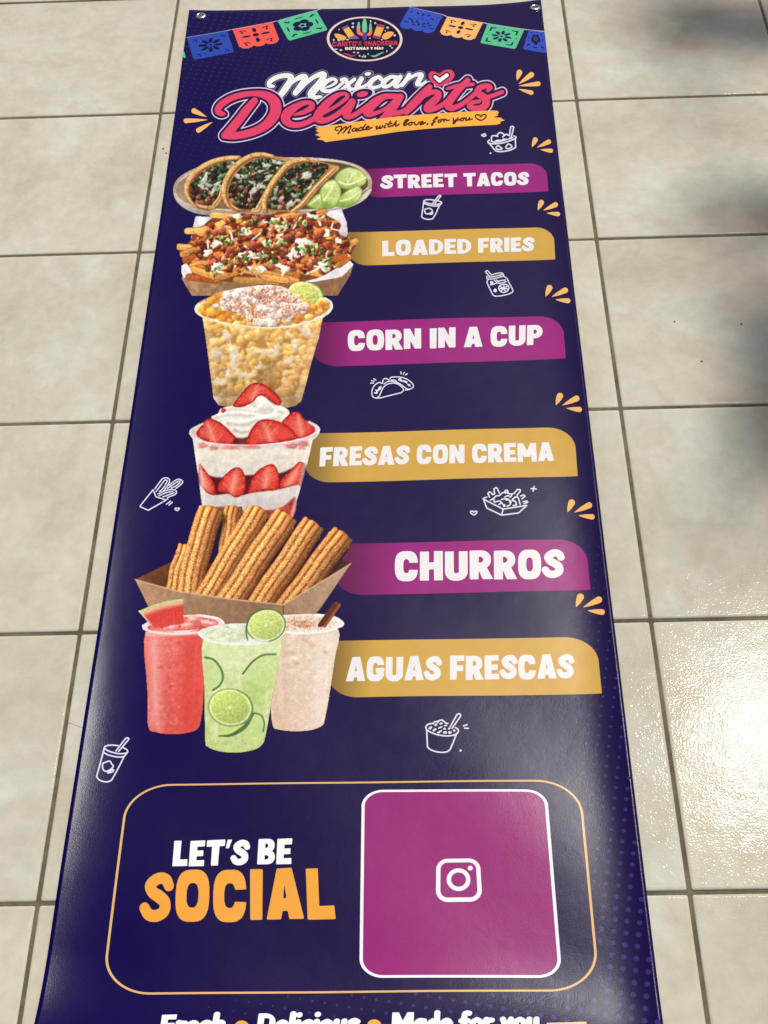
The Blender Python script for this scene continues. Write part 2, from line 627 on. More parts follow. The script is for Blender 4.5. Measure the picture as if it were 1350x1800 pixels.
def ink_mesh(name, loops, to_px=None, layer=1, cell=0.011):
    """Fill the loops, lay them on the curved sheet at their ink layer and split them along a fine grid so they follow it."""
    loops = [l for l in loops if abs(area(l)) > 1e-9]
    sgn = [area(l) for l in loops]
    if not loops:
        loops, sgn = [], []
    big = max(range(len(loops)), key=lambda i: abs(sgn[i]))
    pos = sgn[big] > 0
    outer = [i for i in range(len(loops)) if (sgn[i] > 0) == pos]
    holes = [i for i in range(len(loops)) if (sgn[i] > 0) != pos]
    owner = {o: [] for o in outer}
    for h in holes:
        c = [o for o in outer if contains(loops[o], loops[h][0])]
        if c:
            owner[min(c, key=lambda o: abs(sgn[o]))].append(h)
    bm = bmesh.new()
    for o, hs in owner.items():
        group = [loops[o]] + [loops[h] for h in hs]
        flat = np.vstack(group)
        tris = tessellate_polygon([[Vector((float(p[0]), float(p[1]), 0)) for p in g] for g in group])
        px = np.array([to_px(p) for p in flat]) if to_px else flat
        x, y, z = px2w(px[:, 0], px[:, 1])
        vv = [bm.verts.new((float(a), float(b), 0)) for a, b in zip(x, y)]
        for t in tris:
            if len(set(t)) == 3:
                try:
                    f = bm.faces.new([vv[k] for k in t])
                    f.normal_update()
                    if f.normal.z < 0:
                        f.normal_flip()
                except ValueError:
                    pass
    if cell:
        xs = [v.co.x for v in bm.verts]
        ys = [v.co.y for v in bm.verts]
        for lo, hi, ax in ((min(xs), max(xs), 0), (min(ys), max(ys), 1)):
            cc = cell if ax == 0 else cell * 1.6
            for k in range(int(math.ceil(lo / cc)), int(math.floor(hi / cc)) + 1):
                nrm = (1, 0, 0) if ax == 0 else (0, 1, 0)
                co = (k * cc, 0, 0) if ax == 0 else (0, k * cc, 0)
                bmesh.ops.bisect_plane(bm, geom=bm.verts[:] + bm.edges[:] + bm.faces[:], dist=1e-6, plane_co=co, plane_no=nrm)
    me = bpy.data.meshes.new(name)
    bm.to_mesh(me)
    bm.free()
    n = len(me.vertices)
    co = np.empty(n * 3, np.float32)
    me.vertices.foreach_get('co', co)
    co = co.reshape(-1, 3)
    co[:, 2] = height(co[:, 0], co[:, 1]) + SHEET + layer * STEP_L
    me.vertices.foreach_set('co', co.ravel())
    me.update()
    smooth_normals(me)
    return me


def ink(name, F, rgb, parent=banner, layer=1, level=0.0, to_px=None, label=None, tol=None, cell=0.011, mat=None):
    me = ink_mesh(name, contours(F, level, tol), to_px, layer, cell)
    me.materials.append(mat or vinyl('ink_%d_%d_%d' % tuple(rgb), rgb))
    o = link(bpy.data.objects.new(name, me), parent)
    if label:
        o['label'] = label
    return o


def quadmap(q, W, H):
    """(u, v) in a W x H box, v downwards, to the quad TL TR BR BL by its homography."""
    src = [(0, 0), (W, 0), (W, H), (0, H)]
    A, B = [], []
    for (x, y), (u, v) in zip(src, q):
        A.append([x, y, 1, 0, 0, 0, -u * x, -u * y]); B.append(u)
        A.append([0, 0, 0, x, y, 1, -v * x, -v * y]); B.append(v)
    h = np.append(np.linalg.solve(np.array(A, float), np.array(B, float)), 1).reshape(3, 3)
    def f(p):
        w = h @ np.array([p[0], p[1], 1.0])
        return (w[0] / w[2], w[1] / w[2])
    return f


def rbox(F, x0, y0, x1, y1, tl=0, tr=0, br=0, bl=0):
    cx, cy, hx, hy = (x0 + x1) / 2, (y0 + y1) / 2, (x1 - x0) / 2, (y1 - y0) / 2
    u, v = F.X - cx, F.Y - cy
    r = np.where(u > 0, np.where(v > 0, br, tr), np.where(v > 0, bl, tl))
    a, b = np.abs(u) - hx + r, np.abs(v) - hy + r
    return np.minimum(np.maximum(a, b), 0) + np.hypot(np.maximum(a, 0), np.maximum(b, 0)) - r


def qsize(q, ref=100.0):
    w = (math.dist(q[0], q[1]) + math.dist(q[3], q[2])) / 2
    h = (math.dist(q[0], q[3]) + math.dist(q[1], q[2])) / 2
    return w, h * 1.28      # the photo foreshortens the banner's length


# ------------------------------------------------------------------ chunky hand-cut capitals (cap height 1, y downwards)
SW = 0.262


def bar(F, x0, y0, x1, y1, w0, w1=None):
    w1 = w0 if w1 is None else w1
    dx, dy = x1 - x0, y1 - y0
    L = math.hypot(dx, dy)
    nx, ny = -dy / L / 2, dx / L / 2
    F.poly([(x0 + nx * w0, y0 + ny * w0), (x1 + nx * w1, y1 + ny * w1), (x1 - nx * w1, y1 - ny * w1), (x0 - nx * w0, y0 - ny * w0)])


def glyph(F, ch, ox, w, j):
    """Draw one capital into F with its left side at ox; w is the stroke weight, j a little irregularity."""
    S = w
    def B(x0, y0, x1, y1, a, b=None): bar(F, ox + x0, y0, ox + x1, y1, a, b)
    def P(*pts): F.poly([(ox + x, y) for x, y in pts])
    def sub(d): return d
    loc = Field(F.x0, F.y0, F.x0 + 1e-9, F.y0 + 1e-9, F.st)
    loc.X, loc.Y, loc.nx, loc.ny = F.X, F.Y, F.nx, F.ny
    loc.D = np.full(F.D.shape, 1e3)
    def bowl(x0, y0, x1, y1, ix, iy, side='r'):
        # closed counter: rounded outer box minus rounded inner box
        r = min((y1 - y0) / 2, (x1 - x0)) * 0.92
        d = rbox(loc, ox + x0, y0, ox + x1, y1, 0.03, r, r, 0.03)
        i = rbox(loc, ox + x0 + S, y0 + iy, ox + x1 - ix, y1 - iy, 0.02, 0.12, 0.12, 0.02)
        return np.maximum(d, -i)
    def oval(wd, top=0.0, bot=1.0, ix=None):
        o = loc.ell_d(ox + wd / 2, (top + bot) / 2, wd / 2, (bot - top) / 2 + 0.015, 0, 2.9)
        i = loc.ell_d(ox + wd / 2, (top + bot) / 2, wd / 2 - (ix or S * 0.93), (bot - top) / 2 - 0.235, 0, 2.6)
        return o, i
    if ch == 'I':
        B(S * .54, 0.0, S * .5, 1.0, S * 1.1, S * 1.0); return S * 1.06
    if ch == 'L':
        B(S * .54, 0.0, S * .52, 1.0, S * 1.02, S); P((0.02, .76), (.56, .75), (.575, 1.0), (.02, 1.0)); return .57
    if ch == 'E':
        B(S * .53, 0.0, S * .52, 1.0, S * 1.05, S); P((.04, 0), (.57, -.01), (.565, .215), (.04, .225)); P((.04, .40), (.52, .385), (.525, .60), (.04, .61)); P((.04, .785), (.575, .775), (.585, 1.0), (.04, 1.0)); return .58
    if ch == 'F':
        B(S * .53, 0.0, S * .52, 1.0, S * 1.05, S * .98); P((.04, 0), (.585, -.01), (.575, .225), (.04, .235)); P((.04, .43), (.53, .415), (.53, .645), (.04, .655)); return .575
    if ch == 'T':
        P((0, 0), (.70, -.015), (.70, .225), (.0, .245)); B(.35, 0.05, .345, 1.0, S * 1.08, S * .98); return .70
    if ch == 'H':
        B(S * .52, 0, S * .5, 1, S, S * 1.02); B(.70 - S * .5, -.01, .70 - S * .5, 1, S * 1.02, S); P((.1, .39), (.6, .38), (.6, .61), (.1, .62)); return .705
    if ch == 'N':
        B(S * .5, 0, S * .5, 1, S * .96, S); B(.72 - S * .5, 0, .72 - S * .5, 1, S, S * .96); P((.02, 0), (.25, 0), (.70, 1.0), (.46, 1.0)); return .72
    if ch == 'M':
        B(S * .5, 0, S * .46, 1, S * .9, S * .95); B(.92 - S * .5, 0, .92 - S * .46, 1, S * .9, S * .95); P((.04, 0), (.28, 0), (.46, .44), (.64, 0), (.88, 0), (.60, .74), (.32, .74)); return .92
    if ch == 'A':
        d = sd_poly(F.X, F.Y, np.array([(ox + .225, 0), (ox + .535, -.01), (ox + .765, 1.0), (ox + .47, 1.0), (ox + .445, .835), (ox + .315, .84), (ox + .285, 1.0), (ox - .005, 1.0)]))
        h = sd_poly(F.X, F.Y, np.array([(ox + .378, .27), (ox + .425, .60), (ox + .335, .605)]))
        F.add(np.maximum(d, -h)); return .75
    if ch == 'O':
        o, i = oval(.72); F.add(np.maximum(o, -i)); return .72
    if ch in 'CG':
        o, i = oval(.70)
        d = np.maximum(o, -i)
        if ch == 'C':
            d = np.maximum(d, -sd_poly(F.X, F.Y, np.array([(ox + .36, .385), (ox + .9, .37), (ox + .9, .655), (ox + .36, .63)])))
            F.add(d)
        else:
            d = np.maximum(d, -sd_poly(F.X, F.Y, np.array([(ox + .36, .34), (ox + .9, .34), (ox + .9, .56), (ox + .36, .56)])))
            F.add(d); P((.37, .475), (.715, .465), (.70, .80), (.47, .86), (.47, .66), (.37, .66))
        return .70
    if ch == 'D':
        F.add(bowl(0, 0, .71, 1.0, S * .95, .225)); return .71
    if ch == 'P':
        F.add(bowl(0, 0, .65, .66, S * .85, .215)); B(S * .52, 0.1, S * .5, 1.0, S * 1.04, S); return .65
    if ch == 'R':
        F.add(bowl(0, 0, .66, .635, S * .87, .205)); B(S * .52, 0.1, S * .5, 1.0, S * 1.04, S); P((.22, .52), (.48, .50), (.715, 1.0), (.405, 1.0)); return .69
    if ch == 'B':
        F.add(bowl(0, 0, .63, .54, S * .85, .175)); F.add(bowl(0, .46, .665, 1.0, S * .85, .175)); return .665
    if ch == 'U':
        o = rbox(loc, ox, -.4, ox + .70, 1.015, 0, 0, .31, .31)
        i = rbox(loc, ox + S, -.6, ox + .70 - S, .765, 0, 0, .07, .07)
        F.add(np.maximum(np.maximum(o, -i), -loc.Y)); return .70
    if ch == 'S':
        r = S * .47
        F.stroke([(ox + a, b, r * k) for a, b, k in ((.575, .285, .9), (.50, .15, .95), (.335, .125, 1), (.168, .25, 1.02), (.225, .405, 1), (.37, .495, 1.06), (.50, .615, 1), (.495, .79, 1), (.335, .88, 1), (.165, .85, .95), (.065, .715, .9))], n=6, pad=0.3)
        return .64
    if ch == 'Y':
        P((0, 0), (.28, 0), (.37, .3), (.46, 0), (.74, 0), (.51, .6), (.51, 1), (.23, 1), (.23, .6)); return .72
    if ch == 'K':
        B(S * .52, 0, S * .5, 1, S, S); P((.2, .42), (.42, 0), (.72, 0), (.44, .48), (.74, 1), (.42, 1), (.2, .62)); return .72
    if ch in "'":
        P((.03, 0), (.19, 0), (.09, .33), (-.02, .33)); return .16
    if ch == '-':
        P((0, .42), (.4, .42), (.4, .6), (0, .6)); return .4
    # lower case of the strap line: round-ended strokes
    r = w * .5
    K = {'r': ([[(.1, .42), (.1, .95)], [(.1, .6), (.2, .47), (.33, .46)]], .38),
         'e': ([[(.12, .68), (.40, .66), (.37, .50), (.25, .43), (.12, .52), (.08, .70), (.14, .88), (.28, .94), (.42, .88)]], .50),
         's': ([[(.38, .49), (.25, .42), (.12, .5), (.2, .66), (.35, .74), (.34, .90), (.2, .95), (.07, .88)]], .46),
         'h': ([[(.1, .03), (.1, .95)], [(.1, .6), (.25, .45), (.38, .52), (.39, .95)]], .50),
         'l': ([[(.1, .03), (.1, .95)]], .21), 'i': ([[(.1, .44), (.1, .95)], [(.1, .08), (.1, .10)]], .21),
         'c': ([[(.40, .52), (.26, .43), (.11, .53), (.09, .75), (.2, .93), (.4, .88)]], .45),
         'o': ([[(.26, .43), (.1, .55), (.1, .83), (.26, .95), (.42, .83), (.42, .55), (.26, .43)]], .52),
         'u': ([[(.1, .43), (.1, .8), (.22, .94), (.38, .82)], [(.4, .43), (.4, .95)]], .51),
         'a': ([[(.4, .45), (.4, .95)], [(.39, .55), (.25, .43), (.1, .56), (.1, .83), (.24, .94), (.39, .82)]], .51),
         'd': ([[(.4, .03), (.4, .95)], [(.39, .55), (.25, .43), (.1, .56), (.1, .83), (.24, .94), (.39, .82)]], .51),
         'f': ([[(.36, .08), (.22, .08), (.16, .25), (.16, .95)], [(.04, .46), (.32, .46)]], .40),
         'y': ([[(.08, .43), (.22, .85)], [(.42, .43), (.2, 1.1), (.06, 1.2)]], .50)}
    st, wd = K[ch]
    for s_ in st:
        F.stroke([(ox + a, b, r) for a, b in s_], n=5, pad=.25)
    return wd


def lettering(name, text, quad, rgb, parent, layer, label=None, w=SW, gap=0.075, space=0.30, step=0.022, slant=0.0):
    # measure, then draw at the width the word has on the banner
    x, pos = 0.0, []
    for ch in text:
        pos.append(x)
        if ch == ' ':
            x += space
        else:
            x += glyph(Field(0, 0, 0.01, 0.01, 0.01), ch, 0, w, 0) + gap
    W = x - gap
    F = Field(-0.1, -0.12, W + 0.12, 1.3 if any(c.islower() for c in text) else 1.12, step)
    for k, (ch, ox) in enumerate(zip(text, pos)):
        if ch == ' ':
            continue
        sx = F.x0 + math.floor((ox - 0.12 - F.x0) / step) * step
        sub = Field(sx, F.y0, ox + 1.1, F.y0 + (F.ny - 1) * step, step)
        # a small hop and lean keep the letters from looking typeset
        hop = 0.012 * math.sin(k * 2.3 + len(text))
        sub.Y = sub.Y + hop
        glyph(sub, ch, ox, w, k)
        sub.D -= 0.008
        i0 = int(round((sub.x0 - F.x0) / step))
        a, b = max(0, i0), min(F.nx, i0 + sub.nx)
        F.D[:, a:b] = np.minimum(F.D[:, a:b], sub.D[:F.ny, a - i0:b - i0])
    q = quadmap(quad, W, 1.0)
    f = (lambda p: q((p[0] + slant * (1 - p[1]), p[1]))) if slant else q
    return ink(name, F, rgb, parent, layer, to_px=f, label=label, tol=step * 0.15)


# ------------------------------------------------------------------ inks
PINK, LILAC, PURPLE = (222, 66, 102), (216, 200, 226), (38, 8, 62)
WHITE, ORANGE, PEACH = (236, 236, 233), (246, 178, 74), (248, 184, 104)
MAGENTA, GOLD = (152, 36, 122), (207, 164, 76)
BROWN = (84, 34, 18)

# halftone dots: too many and too small to pick apart
def halftone(name, spots, rgb, label):
    vs_, fs = [], []
    for x, y, r in spots:
        b = len(vs_)
        for k in range(7):
            a = 2 * math.pi * k / 7
            vs_.append((x + r * math.cos(a), y + r * math.sin(a), 0))
        fs.append(tuple(range(b, b + 7)))
    co = np.array(vs_)
    co[:, 2] = height(co[:, 0], co[:, 1]) + SHEET + STEP_L
    me = bpy.data.meshes.new(name)
    me.from_pydata(co.tolist(), [], fs)
    me.update()
    smooth_normals(me)
    me.materials.append(vinyl('ink_%d_%d_%d' % rgb, rgb))
    o = link(bpy.data.objects.new(name, me), banner)
    tag(o, label, kind='stuff')


sp_top, sp_bot = [], []
pit, ca, sa = 0.0122, math.cos(math.radians(-11)), math.sin(math.radians(-11))
PANEL = np.array([ground(*p) for p in ((219, 1374), (1024, 1366), (1060, 1747), (172, 1754))], float)
for a in range(-40, 90):
    for b in range(-60, 170):
        x = (a * ca - b * sa) * pit
        y = Y_BOTTOM + (a * sa + b * ca) * pit
        if not (Y_BOTTOM < y < 1.7 and xl(y) + 0.004 < x < xr(y) - 0.004):
            continue
        ytop = float(np.interp(x, TX, TY))
        if y > ytop - 0.004:
            continue
        u, v = x - float(xl(y)), ytop - y
        f = 1.0 - math.hypot(u / 0.36, v / 0.60)          # shrinking away from the upper left corner
        if f > 0.03:
            sp_top.append((x, y, 0.0021 * min(1, 0.30 + f * 0.9)))
        if contains(PANEL, (x, y)):
            continue
        ur, vb = float(xr(y)) - x, y - Y_BOTTOM
        f = 1.0 - math.hypot(ur / (0.10 + 0.36 * min(1, max(0, (0.33 - vb) / 0.14))), max(0.0, vb - 0.16) / 0.66)
        if f > 0.03:
            sp_bot.append((x, y, 0.0029 * min(1, 0.18 + f * 0.95)))
halftone('halftone_dots', sp_top, (44, 34, 92), 'faint purple halftone dots fading from the upper left corner')
halftone('halftone_dots', sp_bot, (52, 47, 112), 'violet halftone dots fading from the lower right corner')


# ------------------------------------------------------------------ cut-paper bunting
def flag(quad, style, rgb, label, V):
    F = Field(-0.05, -0.05, 1.05, 1.25, 0.016)
    scal = style in ('cross', 'leafy')
    F.add(rbox(F, 0, 0, 1, 0.93 if scal else 1.0, 0, 0, .02 if scal else .06, .02 if scal else .06))
    if scal:
        for k in range(3):
            F.ell(0.19 + 0.31 * k, 0.93, 0.155, 0.13)
    c = (0.5, 0.5)
    def petal(ang, r0, r1, w):
        a = math.radians(ang)
        F.unell(c[0] + math.cos(a) * (r0 + r1) / 2, c[1] + math.sin(a) * (r0 + r1) / 2 * 1.05, (r1 - r0) / 2, w, a)
    if style == 'flower8':
        F.unell(.5, .5, .045, .045)
        for k in range(8): petal(45 * k + 10, .08, .30, .055)
        for x, y in ((.16, .17), (.84, .17), (.16, .83), (.84, .83)):
            F.unell(x, y, .05, .02, .6); F.unell(x + .04, y + .05, .02, .045, .3); F.unell(x - .04, y + .06, .022, .022)
        for x, y in ((.32, .14), (.68, .14), (.32, .86), (.68, .86)): F.unell(x, y, .02, .022)
    elif style == 'corner8':
        F.unell(.5, .5, .045, .045)
        for k in range(8): petal(45 * k, .08, .28, .05)
        for sx in (0, 1):
            for sy in (0, 1):
                X_, Y_ = (.12, .88)[sx], (.13, .87)[sy]
                F.hole([(X_, Y_), (X_ + (.2, -.2)[sx], Y_), (X_ + (.14, -.14)[sx], Y_ + (.05, -.05)[sy]), (X_ + (.05, -.05)[sx], Y_ + (.05, -.05)[sy]), (X_ + (.05, -.05)[sx], Y_ + (.17, -.17)[sy]), (X_, Y_ + (.22, -.22)[sy])])
        for x, y in ((.5, .1), (.5, .9), (.1, .5), (.9, .5)): F.unell(x, y, .02, .022)
    elif style == 'cross':
        F.unell(.5, .47, .075, .085)
        for dx, dy, a in ((0, -.25, 1.57), (0, .26, 1.57), (-.24, 0, 0), (.24, 0, 0)): F.unell(.5 + dx, .47 + dy, .115, .05, a)
        for x, y, s in ((.17, .16, 1), (.83, .16, -1), (.17, .78, 1), (.83, .78, -1)):
            F.unell(x, y, .045, .03, .3 * s); F.unell(x + .09 * s, y + .02, .06, .022, .5 * s); F.unell(x + .02 * s, y + .10, .03, .055, -.3 * s)
        for k in range(9):
            F.unell(.035, .08 + .1 * k, .011, .011); F.unell(.965, .08 + .1 * k, .011, .011)
    elif style == 'flower5':
        for k in range(5):
            a = math.radians(72 * k - 60)
            F.unell(.5 + .17 * math.cos(a), .5 + .18 * math.sin(a), .095, .115, a)
        F.add(F.ell_d(.5, .5, .075, .085)); F.unell(.5, .5, .05, .055)
        for x0_, y0_, a in ((.5, .13, 0), (.5, .87, 0), (.13, .5, 1.57), (.87, .5, 1.57)): F.unell(x0_, y0_, .13, .022, a)
        for x, y, a in ((.18, .18, .8), (.82, .18, -.8), (.18, .82, -.8), (.82, .82, .8)): F.unell(x, y, .085, .03, a); F.unell(x + .07, y, .03, .02, a)
    else:
        for x, y, a in ((.3, .2, .9), (.45, .22, 1.5), (.62, .2, -.8), (.2, .55, .3), (.28, .65, .9), (.4, .6, 1.2), (.48, .72, 1.3), (.6, .66, 1.8), (.7, .6, 2.1), (.8, .66, 2.6), (.66, .78, .1), (.36, .78, .2), (.78, .34, .4), (.12, .72, .1), (.88, .8, .1)):
            F.unell(x, y, .075, .028, a)
        for x, y in ((.12, .2), (.88, .22), (.5, .42)): F.unell(x, y, .03, .03)
    qp = quadmap([V(p) for p in quad], 1, 1)
    return ink('bunting_flag', F, rgb, banner, 2, to_px=qp, label=label, tol=.004)


VF1, VF2 = view(320, 10, 5.192), view(700, 0, 5.0)
BLUE, RED, GREEN, SKYB = (42, 72, 168), (240, 92, 80), (86, 192, 142), (50, 80, 186)
flag([(45, 290), (412, 228), (475, 425), (105, 494)], 'flower8', BLUE, 'blue cut-paper flag with an eight-petal flower, far left', VF1)
flag([(462, 218), (825, 150), (893, 325), (528, 392)], 'cross', RED, 'coral red cut-paper flag with scalloped hem', VF1)
flag([(872, 140), (1225, 42), (1330, 222), (975, 322)], 'flower5', GREEN, 'green cut-paper flag beside the oval emblem', VF1)
flag([(100, 62), (396, 130), (308, 290), (4, 232)], 'leafy', SKYB, 'blue scalloped cut-paper flag right of the oval emblem', VF2)
flag([(430, 148), (745, 200), (668, 352), (360, 292)], 'cross', PEACH, 'orange cut-paper flag with scalloped hem', VF2)
flag([(785, 208), (1110, 258), (1030, 432), (720, 378)], 'corner8', GREEN, 'green cut-paper flag with an eight-petal flower, at right', VF2)
flag([(1150, 262), (1283, 282), (1303, 468), (1095, 432)], 'flower5', SKYB, 'blue cut-paper flag cut off by the banner edge', VF2)
F = Field(320, 85, 330, 108, .3); F.poly([(322.5, 90), (324.2, 92), (326.4, 100), (325, 102.5), (321.5, 100)])
ink('bunting_flag', F, GREEN, layer=2, label='sliver of a green cut-paper flag at the left edge')
F = Field(325, 15, 575, 70, .35)
F.stroke([VF1(p) for p in ((45, 290), (412, 228), (462, 217), (825, 150), (872, 138), (1225, 42), (1260, 34))], r=.7, curve=False)
ink('bunting_string', F, (170, 168, 190), layer=1)
F = Field(715, 10, 965, 60, .35)
F.stroke([VF2(p) for p in ((100, 63), (396, 130), (430, 147), (745, 200), (785, 208), (1110, 258), (1150, 262), (1285, 277))], r=.7, curve=False)
ink('bunting_string', F, (190, 176, 190), layer=1)

# ------------------------------------------------------------------ oval emblem
VL = view(560, 20, 8.4375)
badge = None
F = Field(570, 25, 712, 112, .5); F.add(F.ell_d(641, 68.6, 66.5, 39.2, .02))
badge = ink('oval_emblem', F, (232, 206, 196), layer=2, label='oval emblem with cactus and snacks at the top')
F.D += 2.6
ink('emblem_field', F, (18, 8, 46), badge, 3)


def emb(name, rgb, fn, layer=4, step=.3):
    F = Field(572, 25, 710, 110, step)
    fn(F)
    return ink(name, F, rgb, badge, layer)


def S(F, pts, **k): F.stroke([VL(p) for p in pts], **k)
def PO(F, pts, **k): F.poly([VL(p) for p in pts], **k)


emb('cactus', (112, 196, 150), lambda F: (S(F, [(683, 130, 22), (682, 200, 36), (683, 290, 34)]), S(F, [(597, 170, 14), (592, 240, 26)]), S(F, [(768, 190, 14), (770, 270, 22)])))
emb('cactus_arms', (238, 122, 96), lambda F: (S(F, [(590, 265, 26), (600, 320, 26), (650, 345, 20)]), S(F, [(772, 300, 22), (760, 335, 24), (735, 345, 18)])))
emb('cactus_base', (92, 58, 150), lambda F: S(F, [(683, 345, 34), (683, 400, 32)]))
emb('snack_bag', (236, 180, 70), lambda F: PO(F, [(355, 255), (440, 220), (545, 370), (455, 410)]))
emb('snack_bag', (232, 170, 74), lambda F: PO(F, [(870, 200), (975, 235), (905, 400), (805, 375)]))
emb('bag_band', (150, 62, 110), lambda F: (PO(F, [(870, 185), (985, 205), (965, 245), (862, 225)]), PO(F, [(815, 350), (925, 380), (905, 415), (800, 390)])), 5)
emb('bag_band', (126, 92, 150), lambda F: (PO(F, [(345, 245), (430, 205), (450, 235), (365, 275)]), PO(F, [(455, 385), (540, 350), (610, 405), (470, 415)])), 5)
emb('taco', (244, 172, 88), lambda F: PO(F, [(235, 340), (300, 335), (380, 365), (412, 395), (360, 435), (270, 400)], curve=True))
emb('taco', (244, 172, 88), lambda F: (PO(F, [(940, 385), (975, 330), (1050, 300), (1115, 320), (1060, 390), (985, 418)], curve=True),))
emb('chili', (176, 52, 84), lambda F: S(F, [(370, 628, 8), (430, 640, 13), (490, 665, 13), (560, 645, 4)]))
emb('chili', (104, 190, 140), lambda F: S(F, [(780, 660, 7), (830, 668, 12), (890, 640, 13), (965, 605, 5)]))


def stars(F):
    r = random.Random(5)
    for x, y in ((510, 180), (508, 233), (1023, 243), (305, 270), (330, 575), (262, 560), (525, 610), (583, 615), (672, 650), (690, 672), (655, 675), (1063, 515), (1090, 543), (1012, 592), (760, 400), (300, 425), (225, 425), (840, 175), (772, 148), (1128, 357), (428, 420), (940, 420), (990, 290), (610, 660), (735, 635)):
        F.ell(*VL((x, y)), *(v / 8.4375 for v in (r.uniform(9, 22), r.uniform(8, 17))))


tag(emb('sparkles', (206, 196, 224), stars), kind='stuff')
lettering('emblem_name', "CARITO'S SNACKERIA", [VL(p) for p in ((205, 452), (1168, 436), (1172, 500), (202, 522))], (196, 62, 82), badge, 5, w=.15, gap=.08, step=.03)
lettering('emblem_tagline', 'BOTANAS Y MAS', [VL(p) for p in ((395, 532), (962, 530), (962, 566), (395, 574))], (240, 226, 204), badge, 5, w=.22, gap=.08, step=.03)
F = Field(650, 79, 670, 88, .15)
S(F, [(872, 527, 2.6), (884, 518, 2.6)])
ink('accent', F, (246, 236, 214), badge, 5)

# ------------------------------------------------------------------ the title
VA, VB, VC = view(360, 110, 6.75), view(520, 110, 6.75), view(700, 110, 6.75)


def strokes(F, V, lists, n=7, pad=9):
    for l in lists:
        F.stroke([V(p) for p in l], n=n, pad=pad)


F = Field(462, 112, 765, 190, .4)
strokes(F, VA, [
    [(812, 282, 20), (765, 272, 28), (775, 225, 30), (850, 178, 30), (950, 155, 30), (1022, 172, 36), (1010, 230, 40), (950, 320, 40), (895, 392, 36)],
    [(965, 300, 24), (1060, 215, 26), (1150, 170, 34), (1192, 185, 38), (1150, 265, 40), (1075, 362, 34)]])
strokes(F, VB, [
    [(40, 330, 24), (120, 245, 26), (220, 170, 28), (310, 140, 36), (335, 160, 34), (270, 265, 44), (185, 370, 46), (215, 412, 30), (300, 406, 18)],
    [(350, 300, 10), (430, 270, 17), (480, 225, 20), (450, 196, 20), (380, 215, 28), (315, 280, 32), (320, 325, 30), (390, 340, 24), (470, 310, 20), (560, 240, 20)],
    [(545, 205, 24), (590, 200, 24), (610, 245, 28), (640, 310, 26), (700, 312, 18), (760, 270, 16)], [(695, 200, 24), (620, 262, 22), (535, 328, 20)],
    [(778, 195, 32), (728, 280, 32), (745, 308, 24), (830, 272, 20), (900, 220, 20)],
    [(1010, 195, 28), (985, 172, 24), (915, 205, 30), (875, 265, 32), (905, 298, 26), (985, 285, 20), (1050, 240, 20)],
    [(1200, 178, 26), (1125, 172, 24), (1045, 230, 34), (1045, 282, 28), (1110, 275, 22), (1190, 205, 26)], [(1240, 172, 30), (1180, 262, 32), (1210, 286, 22), (1290, 235, 20)]])
strokes(F, VC, [
    [(130, 148, 28), (85, 220, 28), (42, 268, 28)], [(70, 230, 18), (190, 155, 22), (275, 145, 30), (245, 215, 32), (225, 258, 26), (270, 262, 18), (328, 222, 12)]])
F.ell(*VB((855, 135)), 42 / 6.75, 24 / 6.75, -.15)
word = ink('title_word', F, (116, 116, 140), layer=2, level=2.8, label='white script word Mexican with grey outline')
ink('dark_edge', F, (58, 54, 88), word, 3, level=1.4)
ink('script_fill', F, WHITE, word, 4, level=-0.3)

F = Field(366, 128, 896, 258, .4)
strokes(F, VA, [
    [(235, 612, 16), (190, 604, 34), (152, 572, 36), (190, 505, 40), (300, 432, 38), (430, 388, 36), (590, 368, 34), (730, 392, 50), (820, 460, 66), (842, 550, 68), (815, 640, 64), (740, 730, 56), (640, 795, 50), (500, 845, 46), (340, 872, 44), (232, 868, 38)],
    [(592, 452, 40), (500, 560, 50), (400, 690, 52), (300, 810, 52), (232, 868, 38)],
    [(1065, 622, 14), (1170, 592, 28), (1262, 540, 34), (1272, 492, 28), (1195, 478, 28), (1090, 520, 40), (985, 600, 58), (958, 672, 54), (1010, 730, 40), (1110, 742, 34), (1230, 705, 32), (1340, 640, 30)]])
strokes(F, VB, [
    [(170, 690, 30), (290, 620, 24), (420, 552, 20), (545, 472, 23), (612, 405, 24), (575, 370, 21), (485, 395, 32), (380, 480, 46), (285, 590, 54), (262, 660, 52), (320, 690, 38), (420, 660, 32), (530, 590, 32), (640, 500, 34)],
    [(668, 470, 44), (612, 570, 50), (600, 630, 42), (660, 640, 32), (750, 590, 30), (860, 510, 30)],
    [(1235, 415, 40), (1120, 400, 32), (1030, 415, 40), (920, 490, 54), (848, 575, 52), (868, 615, 36), (960, 598, 24), (1070, 545, 22), (1180, 455, 30)],
    [(1240, 410, 42), (1165, 520, 50), (1085, 630, 52), (1010, 710, 50)],
    [(1000, 690, 30), (1110, 620, 28), (1250, 590, 30), (1350, 540, 30)]])
strokes(F, VC, [
    [(40, 590, 30), (130, 545, 30)],
    [(372, 292, 34), (300, 370, 46), (195, 480, 50), (95, 580, 42)],
    [(215, 472, 14), (310, 402, 22), (410, 352, 30), (480, 365, 32), (455, 428, 44), (360, 515, 48), (345, 560, 36), (430, 552, 30), (540, 490, 28), (640, 400, 26)],
    [(825, 212, 32), (745, 295, 40), (640, 415, 48), (590, 505, 46), (635, 542, 36), (740, 505, 30), (850, 425, 27), (950, 340, 28)],
    [(580, 312, 16), (700, 282, 26), (890, 258, 20)],
    [(1062, 330, 22), (1095, 300, 28), (1050, 276, 30), (965, 305, 36), (942, 360, 38), (1010, 410, 46), (1045, 465, 48), (1010, 530, 42), (920, 548, 36), (845, 520, 32), (880, 478, 26), (960, 462, 24)],
    [(1000, 420, 24), (1110, 398, 26), (1232, 352, 26)]])
